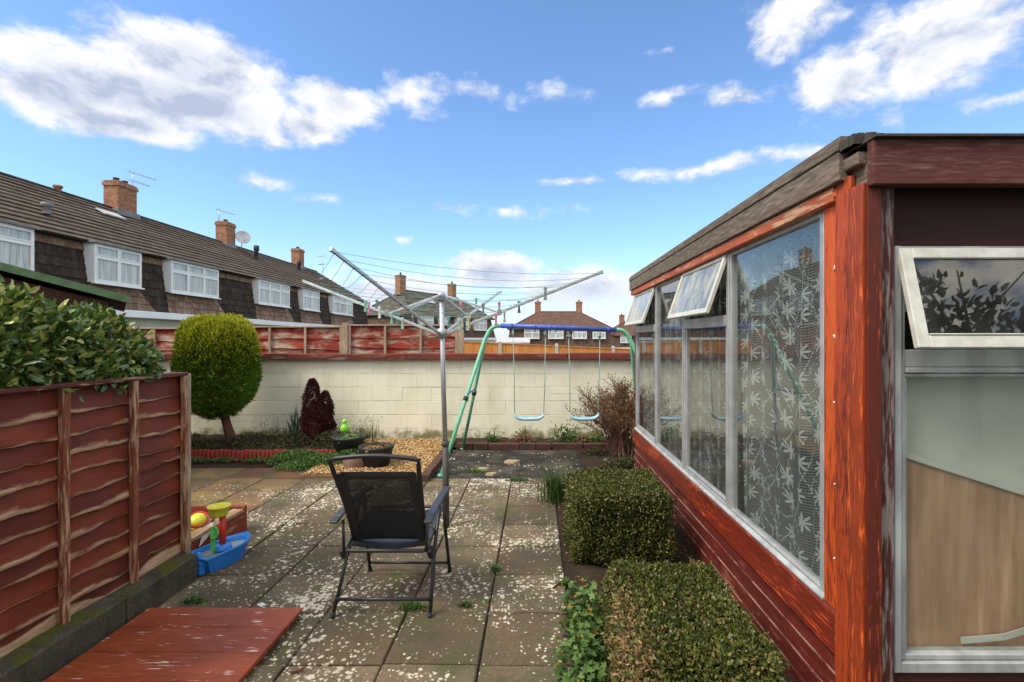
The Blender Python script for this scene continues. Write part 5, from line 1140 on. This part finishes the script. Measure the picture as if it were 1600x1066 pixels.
# toy boat
t = thing('toy_boat', 'blue plastic toy boat water table on the slabs beside the kerb end', 'toy', (-2.07,3.33,0))
ang = math.atan2(3.50-3.165,-2.02+2.13); bm_ = Matrix.Translation((-2.135,3.43,0))@Matrix.Rotation(ang-R(0),4,'Z')   # local x = bow
def rimr(u):   # half width along local x u in -1..1
    return .110*(1 if u < 0 else (1-u**2.3))**.8*(1-.06*(u<-.9))
N = 22; L_ = .205; us = [-1+2*i/N for i in range(N+1)]
def outline(sc_, z, inset=0):
    pts = []
    for u in us: pts.append((u*(L_-inset)*sc_, max(rimr(u)*sc_-inset,0)+0, z))
    for u in us[::-1][1:]: pts.append((u*(L_-inset)*sc_, -max(rimr(u)*sc_-inset,0), z))
    return pts
levels = [(.76,.003,0),(.84,.045,0),(.92,.09,0),(.94,.105,0),(1.03,.107,0),(1.03,.119,0),(.95,.122,0),(.91,.118,.004),(.89,.09,.008),(.87,.075,.01)]
vs = []; fs = []; cnt = len(outline(1,0))
for s_, z, i_ in levels:
    for p in outline(s_, z, i_): 
        zz = z+(.022*max(0,p[0]/L_)**2 if z > .12 else 0); vs.append(tuple(bm_@Vector((p[0],p[1],zz))))
for l in range(len(levels)-1):
    for k in range(cnt): k2 = (k+1)%cnt; fs.append((l*cnt+k, l*cnt+k2, (l+1)*cnt+k2, (l+1)*cnt+k))
fs.append(tuple(range(cnt))[::-1]); fs.append(tuple((len(levels)-1)*cnt+k for k in range(cnt)))
g = MB(); g.raw(vs, fs)
for yy in (-.045,.045): g.box((-L_-.012,yy-.018,.01),(-L_+.03,yy+.018,.100), bm_, ch=.008)
g.box((-L_-.02,-.02,.107),(-L_+.02,.02,.118), bm_, ch=.004)
hull = g.build('hull', M['boat'], t, bevel=.002)
g = MB(); vs = [tuple(bm_@Vector((p[0],p[1],.090))) for p in outline(.87,0,.004)]; g.raw(vs,[tuple(range(cnt))]); g.build('water', M['water'], t)
for xx in (-.19,-.15): g = MB(); p = bm_@Vector((-.20,(xx+.17)*1.5,0)); g.tube([(p.x,p.y,.08),(p.x,p.y,.150)],.011,10); g.build('peg_post', M['boat'], t)
cx_, cy_ = -2.135,3.42
g = MB(); g.lathe([(.055,.10),(.05,.125),(.028,.132),(.0,.135)],(cx_,cy_,0),18); g.build('column_base', M['boat'], t)
g = MB(); g.tube([(cx_,cy_,.12),(cx_,cy_,.33)],.021,14); g.build('column', M['red'], t)
g = MB(); g.lathe([(0,.325),(.045,.328),(.058,.345),(.062,.388),(.071,.39),(.071,.398),(.058,.398),(.053,.35),(0,.34)],(cx_-.012,cy_-.02,0),24); g.build('tub', M['yellow'], t)
wm = Matrix.Translation((cx_-.022,cy_-.055,.225))@Matrix.Rotation(R(-28),4,'Z')@Matrix.Rotation(R(78),4,'X')
g = MB(); g.tube([wm@Vector((math.cos(a)*.038,math.sin(a)*.038,0)) for a in [2*math.pi*i/18 for i in range(19)]],.0065,6,False)
for i in range(5):
    a = 2*math.pi*i/5; g.beam(wm@Vector((0,0,0)), wm@Vector((math.cos(a)*.036,math.sin(a)*.036,0)),.014,.02)
g.tube([wm@Vector((0,0,-.014)),wm@Vector((0,0,.014))],.014,12); g.build('wheel', M['toygreen'], t)
g = MB(); g.beam((cx_-.035,cy_-.05,.10),(cx_-.03,cy_-.05,.20),.022,.03, ch=.006); g.build('wheel_bracket', M['toygreen'], t)

# ---------------------------------------------------------------- pots and bird
t = thing('plant_tub', 'dark round tub with brown and orange leaves standing on the gravel behind the chair', 'pot', (-2.00,6.0,.05))
g = MB(); g.lathe([(0,.03),(.14,.03),(.19,.23),(.20,.24),(.20,.26),(.18,.26),(.17,.2),(0,.2)],(-1.86,5.85,.03),24); g.build('tub', M['pot'], t)
P_, D_ = rosette(0, [(-1.86,5.85,.24,.17,.07,120)]); lobed(P_, D_, .026, 'dryleaf', 'leaves', t); P_, D_ = rosette(0, [(-1.9,5.75,.25,.10,.05,25)]); lobed(P_, D_, .028, 'yellowleaf', 'yellow_leaves', t)
t = thing('rubble_sack', 'crumpled brown rag and leaves slumped against the dark tub', 'rag', (-2.13,5.8,.03))
Vr = []; 
for i in range(13):
    for j in range(7):
        th = 6.28*i/12; ph = 1.57*j/6; r_ = .13*(1+.25*math.sin(th*3+j)+.15*math.sin(th*7)); Vr.append((-2.1+r_*math.cos(th)*math.cos(ph),5.78+.6*r_*math.sin(th)*math.cos(ph),.02+.19*math.sin(ph)))
g = MB(); g.raw(Vr,[(i*7+j,(i+1)*7+j,(i+1)*7+j+1,i*7+j+1) for i in range(12) for j in range(6)], True); g.build('rag', plain('brown_rag', (.22,.12,.08), (.13,.07,.05), s=16), t)
t = thing('planter', 'dark tapered planter of green leaves below the lime bird ornament', 'pot', (-2.45,6.45,.05))
g = MB(); g.lathe([(0,.02),(.13,.02),(.20,.24),(.21,.25),(.21,.27),(.18,.27),(.17,.22),(0,.22)],(-2.36,6.32,.04),20); g.build('tub', M['pot'], t)
P_, D_ = rosette(0, [(-2.36,6.32,.25,.20,.09,130)]); lobed(P_, D_, .028, 'herb', 'leaves', t)
t = thing('bird_ornament', 'lime green bird shaped garden ornament beside the purple conifer', 'ornament', (-2.5,6.55,.3))
bxx, byy = -2.52,6.60
g = MB(); g.lathe([(0,.30),(.030,.305),(.048,.33),(.052,.36),(.042,.39),(.026,.41),(.022,.42),(.030,.435),(.032,.452),(.022,.47),(0,.476)],(bxx,byy,0),16); g.lathe([(.02,.1),(.016,.31)],(bxx,byy,0),8); g.build('body', M['lime'], t)
g = MB(); g.tube([(bxx,byy-.028,.452),(bxx+.006,byy-.055,.446)],[.008,.001],6); g.build('beak', M['gold'], t)
g = MB(); g.tube([(bxx+.04,byy,.36),(bxx+.075,byy+.01,.37),(bxx+.09,byy,.40)],[.012,.01,.004],6); g.build('tail', M['lime'], t)

# ---------------------------------------------------------------- timber shed (summerhouse) on the right
SX = 1.15; Y0, Y1 = 1.72, 5.80
t = thing('summerhouse', 'red stained timber summerhouse with aluminium windows and flat felt roof on the right', 'shed', (2.2,3.7,0))
def part(nm, mat, f, par=None): g = MB(); f(g); return g.build(nm, M[mat], par or t)
# cladding boards on the long side
zz = [(.255,.338),(.165,.250),(.075,.160),(-.02,.070)]
for z0, z1 in zz:
    g = MB(); g.prism([(SX-.020,z0),(SX+.03,z0),(SX+.03,z1),(SX-.002,z1),(SX-.002,z1-.012),(SX-.012,z1-.016)], Y0+.16, Y1); cb_ = g.build('cladding_board', M['cladding'], t, bevel=.002)
    g = MB(); g.box((SX-.0220,Y0+.17,z0-.0015),(SX-.0185,Y1-.001,z0+.0055)); g.build('worn_edge', M['lipedge'], cb_)
g = MB(); g.prism([(SX-.036,.342),(SX+.05,.342),(SX+.05,.503),(SX-.030,.503),(SX-.036,.49)], 1.865, Y1+.01); g.build('sill_board', M['sillboard'], t, bevel=.003)
g = MB(); g.prism([(SX-.026,.338),(SX+.03,.338),(SX+.03,.341),(SX-.026,.341)], 1.9, Y1); g.build('drip_strip', M['barewood'], t)
# roof
g = MB(); g.box((SX-.03,1.80,2.13),(3.35,Y1+.06,2.20)); g.build('roof', M['felt'], t)
g = MB(); g.box((SX-.070,1.798,2.088),(SX-.032,Y1+.03,2.192), ch=.004); g.box((SX-.075,1.795,2.1935),(SX-.032,Y1+.035,2.232), ch=.004); g.box((SX-.060,1.80,2.234),(SX-.02,Y1+.03,2.250)); g.build('side_fascia', M['grey_fascia'], t)
g = MB(); g.box((SX-.055,1.86,2.030),(SX-.015,Y1+.02,2.086), ch=.004); g.build('eaves_batten', M['orangebatten'], t)
g = MB(); g.beam((SX-.035,1.862,2.045),(SX+.015,1.80,2.19),.03,.035,ch=.004); g.build('corner_strip', M['orangepost'], t)
g = MB(); g.box((SX-.035,1.66,2.035),(3.3,1.695,2.185), ch=.003); g.build('front_fascia', M['red_fascia'], t)
g = MB(); g.box((SX-.04,1.64,2.186),(3.3,1.80,2.194)); 
for k in range(30): a = rng.uniform(0,1); g.box((SX-.07+a*.09,1.74+rng.normal(0,.03),2.19),(SX-.05+a*.09,1.78+rng.normal(0,.03),2.206+rng.uniform(0,.022)))
g.build('felt_edge', M['felt'], t)
g = MB(); g.box((SX-.05,1.72,2.12),(SX+.06,1.86,2.165),ch=.004); g.box((SX-.02,1.70,2.05),(3.3,1.80,2.12)); g.build('rafter_end', M['grey_fascia'], t)
# corner posts
g = MB(); g.box((SX-.030,1.853,.503),(SX+.03,1.960,2.04), ch=.006); g.build('corner_board', M['orangepost'], t)
def wobbly(g, x0, x1, y0, y1, z0, z1, amp, n=30):
    ring = []
    for i in range(n+1):
        z = z0+(z1-z0)*i/n; w1 = amp*math.sin(i*.9)+amp*.6*math.sin(i*2.3+1); w2 = amp*.7*math.sin(i*.7+2); c_ = .007
        ring.append([(x0+w1+c_,y0+w2,z),(x1,y0+w2,z),(x1,y1,z),(x0+w1,y1,z),(x0+w1,y0+w2+c_,z)])
    vs = [p for r_ in ring for p in r_]; fs = []
    for i in range(n):
        for k in range(5): fs.append((i*5+k,i*5+(k+1)%5,(i+1)*5+(k+1)%5,(i+1)*5+k))
    fs += [(4,3,2,1,0), tuple(n*5+k for k in range(5))]; g.raw(vs, fs)
g = MB(); wobbly(g, SX-.048, SX+.03, 1.775, 1.850, 0, 2.10, .0028); g.build('corner_post', M['streakpost'], t)
g = MB(); wobbly(g, SX-.052, SX+.012, 1.700, 1.772, 0, 2.05, .002); g.build('corner_post', M['streakpost2'], t)
g = MB(); g.box((SX-.036,1.690,.0),(SX+.013,1.6985,2.034), ch=.002); g.build('front_board', M['darkpost'], t)
g = MB(); g.box((SX+.014,1.718,0),(SX+.075,1.78,2.04), ch=.003); g.build('jamb', M['peelpost'], t)
for z in (.70,.98,1.28,1.52,1.80):
    for (x_, y_) in ((SX-.031,1.885),): g = MB(); g.tube([(x_-.003,y_,z+rng.normal(0,.02)),(x_+.004,y_,z)],.004,8); g.build('screw', M['sash'], t)
g = MB(); g.box((SX-.028,1.862,.36),(SX+.03,1.90,.5025)); g.build('post_foot_block', M['orangepost'], t)
g = MB(); g.box((SX-.042,1.852,.343),(SX-.030,1.864,.502)); g.build('sill_end', M['orangebatten'], t)
# far end and rear walls, floor, ceiling
part('end_wall', 'cladding', lambda g: g.box((SX+.0,Y1-.04,0),(3.3,Y1,2.12)))
part('end_post', 'cladding', lambda g: g.box((SX-.012,Y1-.05,.505),(SX+.05,Y1+.012,2.03), ch=.003))
part('rear_wall', 'inwall', lambda g: g.box((3.25,1.8,0),(3.3,Y1-.045,2.12)))
part('inner_end_wall', 'inwall', lambda g: g.box((SX+.06,Y1-.07,.01),(3.24,Y1-.045,2.11)))
part('inner_floor', 'inwall', lambda g: g.box((SX+.06,1.85,-.02),(3.24,Y1-.08,.03)))
part('ceiling', 'palepanel', lambda g: g.box((SX+.0,1.8,2.095),(3.24,Y1-.08,2.128)))
part('low_wall_lining', 'inwall', lambda g: g.box((SX+.032,1.86,.03),(SX+.055,Y1-.08,.50)))
# side windows: members in the wall plane
def bar(g, ya, yb, za, zb, x0=SX-.016, x1=SX+.024, ch=.003): g.box((x0,ya,za),(x1,yb,zb), ch=ch)
zb, ztp = .508, 2.03
spec = [('fixed',1.985,2.955),('vent',2.975,3.865),('fixed',3.885,4.765),('vent',4.785,5.735)]
for kind_, ya, yb in spec:
    f_ = .028; g = MB()
    bar(g, ya, ya+f_, zb, ztp); bar(g, yb-f_, yb, zb, ztp); bar(g, ya+f_, yb-f_, zb, zb+.030); bar(g, ya+f_, yb-f_, ztp-.02, ztp)
    if kind_ == 'vent': bar(g, ya+f_, yb-f_, 1.600, 1.668, SX-.024, SX+.024); bar(g, ya+.028, ya+.052, zb+.03, 1.60, SX-.010, SX+.02); bar(g, yb-.052, yb-.028, zb+.03, 1.60, SX-.010, SX+.02); bar(g, ya+.05, yb-.05, zb+.03, zb+.052, SX-.010, SX+.02)
    w_ = g.build('window', M['alu'], t)
    g = MB(); z1 = 1.60 if kind_ == 'vent' else ztp-.02
    g.box((SX+.002,ya+f_,zb+.03),(SX+.006,yb-f_,z1)); g.build('pane', M['glass'], w_)
    if kind_ == 'vent':
        piv = Matrix.Translation((SX-.018,0,2.022))@Matrix.Rotation(R(19),4,'Y')   # hangs down, swung outwards
        H_ = .365; g = MB(); s_ = .034
        def sb(y0_, y1_, z0_, z1_, x0_=-.012, x1_=.012): g.box((x0_,y0_,z0_),(x1_,y1_,z1_), piv, ch=.003)
        sb(ya+.004,ya+.004+s_,-H_,0); sb(yb-.004-s_,yb-.004,-H_,0); sb(ya+s_,yb-s_,-H_,-H_+s_); sb(ya+s_,yb-s_,-s_*.7,0)
        sv = g.build('vent_sash', M['sash'], t)
        g = MB(); g.box((-.002,ya+s_,-H_+s_),(.002,yb-s_,-s_*.7), piv); g.build('pane', M['glassdirty'], sv)
# mullion cover strips
for ya in (2.957,3.867,4.767): part('mullion', 'alu', lambda g: g.box((SX-.020,ya,.505),(SX+.028,ya+.016,2.032), ch=.002))
part('window_cill', 'aludirty', lambda g: g.prism([(SX-.034,.505),(SX-.017,.505),(SX-.017,.524),(SX-.034,.512)], 1.962, Y1-.06))
# lace curtains
for i, (ya, yb, lb) in enumerate([(2.0,2.94,'white lace net curtain behind the nearest large side window'),(2.99,3.85,'white lace net curtain behind the nearer side window with open vent'),(3.9,4.75,'white lace net curtain behind the farther large fixed side window'),(4.8,5.70,'white lace net curtain behind the farthest side window')]):
    Vc = []; UV = []; nz = 26; ny = 60; g = MB(); ph = rng.uniform(0,6)
    grid = []
    for a in range(ny+1):
        row = []
        for b in range(nz+1):
            y = ya+(yb-ya)*a/ny; z = .50+1.50*b/nz; fo = .012*math.sin(y*34+ph+z*1.1)+.007*math.sin(y*71+z*2); sweep = .05*math.sin((z-.5)*2.1)*(1-.7*(a/ny)); row.append((SX+.055+fo, y+sweep*.4, z))
        grid.append(row)
    for a in range(ny):
        for b in range(nz): 
            q = [grid[a][b],grid[a+1][b],grid[a+1][b+1],grid[a][b+1]]; g.face(q, [(ya+(yb-ya)*aa/ny+i*3.3, .5+1.5*bb/nz+.12*math.sin(6*aa/ny)) for aa, bb in ((a,b),(a+1,b),(a+1,b+1),(a,b+1))]); g.sm[-1] = True
    tag(g.build('lace_curtain', M['lace' if i == 0 else 'lacefaint'], loc=(SX+.055,(ya+yb)/2,.5)), lb, 'curtain', 'lace curtains in the summerhouse windows')
# front wall
FY = 1.75
part('front_header', 'shadedred', lambda g: g.box((SX+.077,FY,1.845),(3.3,FY+.06,2.05)))
part('front_rail', 'shadedred', lambda g: g.box((SX+.014,FY-.012,-.02),(3.3,FY+.05,.368)))
FX0, FX1 = 1.232, 2.35
g = MB()
def fb(x0_,x1_,z0_,z1_,y0_=FY-.006,y1_=FY+.04,ch=.003): g.box((x0_,y0_,z0_),(x1_,y1_,z1_),ch=ch)
fb(FX0,FX0+.026,.372,1.843,FY-.022); fb(FX0+.028,FX0+.046,.41,1.835,FY-.010); fb(FX0+.026,FX1,1.828,1.843,FY-.015); fb(FX0+.026,FX1,.372,.408,FY-.022); fb(FX0+.046,FX1,.41,.43,FY-.010)
fb(FX0+.046,FX1,1.425,1.485,FY-.008); fb(FX0+.046,FX1,1.405,1.424,FY-.016); fb(FX0+.046,FX1,1.390,1.404,FY-.006); fb(FX0+.046,FX0+.056,.43,1.39,FY-.004); fb(FX1,FX1+.05,.372,1.843)
fw = g.build('window', M['aludirty'], t)
g = MB(); g.box((FX0+.056,FY+.012,.43),(FX1,FY+.016,1.39)); g.build('pane', M['glassvent'] if False else glass('front_glass', tint=(.93,.95,.93), ior=1.5, haze=.04), fw)
piv = Matrix.Translation((0,FY-.018,1.832))@Matrix.Rotation(R(-14.5),4,'X'); H_ = .352; s_ = .042; g = MB()
def sb(x0_,x1_,z0_,z1_,y0_=-.012,y1_=.012): g.box((x0_,y0_,z0_),(x1_,y1_,z1_),piv,ch=.003)
sb(FX0+.012,FX0+.012+s_,-H_,0); sb(FX0+.012+s_,FX1,-s_*.9,0); sb(FX0+.012+s_,FX1,-H_,-H_+s_); sb(FX1-.04,FX1,-H_+s_,-s_*.9)
sb(FX0+.012+s_,FX1-.04,-H_+s_,-H_+s_+.006,-.016,.0); 
sv = g.build('vent_sash', M['sash'], t); g = MB(); g.box((FX0+.05,-.002,-H_+s_),(FX1-.04,.002,-s_*.9),piv); g.build('pane', M['glassvent'], sv)
# what stands behind the front glass
g = MB(); g.box((FX0+.03,FY+.085,.40),(2.4,FY+.095,1.46)); tag(g.build('pale_panel', M['palepanel'], loc=(1.8,FY+.09,.4)), 'pale grey green sheet standing behind the large front window', 'panel')
g = MB(); g.prism([(FX0+.03,.38),(1.765,.38),(1.765,.955),(FX0+.03,1.115)], FY+.045, FY+.060); tag(g.build('plywood_sheet', M['ply'], loc=(1.5,FY+.05,.38)), 'brown plywood sheet with a sloping top edge behind the front window', 'board')
g = MB(); g.prism([(FX0+.03,1.117),(1.90,.915),(1.90,.935),(FX0+.03,1.137)], FY+.035, FY+.065); tag(g.build('sloping_batten', M['palepanel'], loc=(1.5,FY+.05,1.0)), 'pale sloping batten along the top of the plywood behind the front window', 'batten')
g = MB(); g.box((1.768,FY+.045,.38),(1.83,FY+.075,.925)); tag(g.build('inner_post', M['darkpost'], loc=(1.8,FY+.06,.38)), 'dark upright post behind the front window at the right edge of the picture', 'post')
g = MB(); 
pts = [(1.505,.455),(1.60,.462),(1.66,.468),(1.74,.492),(1.95,.53)]
for (a, b), (c, d) in zip(pts[:-1], pts[1:]): g.beam((a,FY+.030,b),(c,FY+.030,d),.004,.022)
tag(g.build('metal_strip', M['sash'], loc=(1.6,FY+.03,.46)), 'bent pale perforated strip leaning behind the foot of the front window', 'strip')
g = MB(); g.tube([(1.42,1.95,1.66),(1.6,1.97,1.72),(1.85,2.0,1.78),(2.3,2.1,1.80)],.035,12); tag(g.build('rolled_sheet', M['sash'], loc=(1.8,2,1.7)), 'long pale rolled sheet lying inside behind the open front vent', 'roll')

# ---------------------------------------------------------------- behind the camera: the house and a garden tree (seen in the glass)
t = thing('rear_house', 'pale rendered house with a tiled roof standing behind the viewer', 'house', (-1,-4.6,0))
g = MB(); g.box((-6,-9,0),(1.2,-4.2,5.0)); g.build('wall', M['render'], t); g = MB(); g.prism([(-4.0,4.95),(-9.2,4.95),(-6.6,7)], -6.2, 1.4, 'x'); g.build('roof', M['rooftile'], t)
t = thing('garden_tree', 'dark leafy tree reflected in the front vent glass', 'tree', (4.2,-1.3,0))
g = MB(); g.tube([(4.2,-1.3,0),(4.15,-1.3,1.6),(4.25,-1.2,3.2)],[.09,.07,.04],8)
for k in range(14): a = rng.uniform(0,6.28); g.tube([(4.2,-1.25,1.7+.1*k),(4.2+math.cos(a)*.5,-1.25+math.sin(a)*.4,2.1+.12*k),(4.2+math.cos(a)*1.0,-1.25+math.sin(a)*.8,2.4+.13*k)],[.025,.015,.006],5)
g.build('trunk', M['bark'], t)
n = 3600; q = rdir(n)*rng.uniform(.2,1,(n,1)); q[:,0] -= .3*(q[:,2]<0); V, F = leaves(np.array([3.75,-1.1,2.55])+q*np.array([1.0,.8,1.1]), q, .10, .05, .2, .6); npmesh('crown', V, F, M['darkleaf'], t)
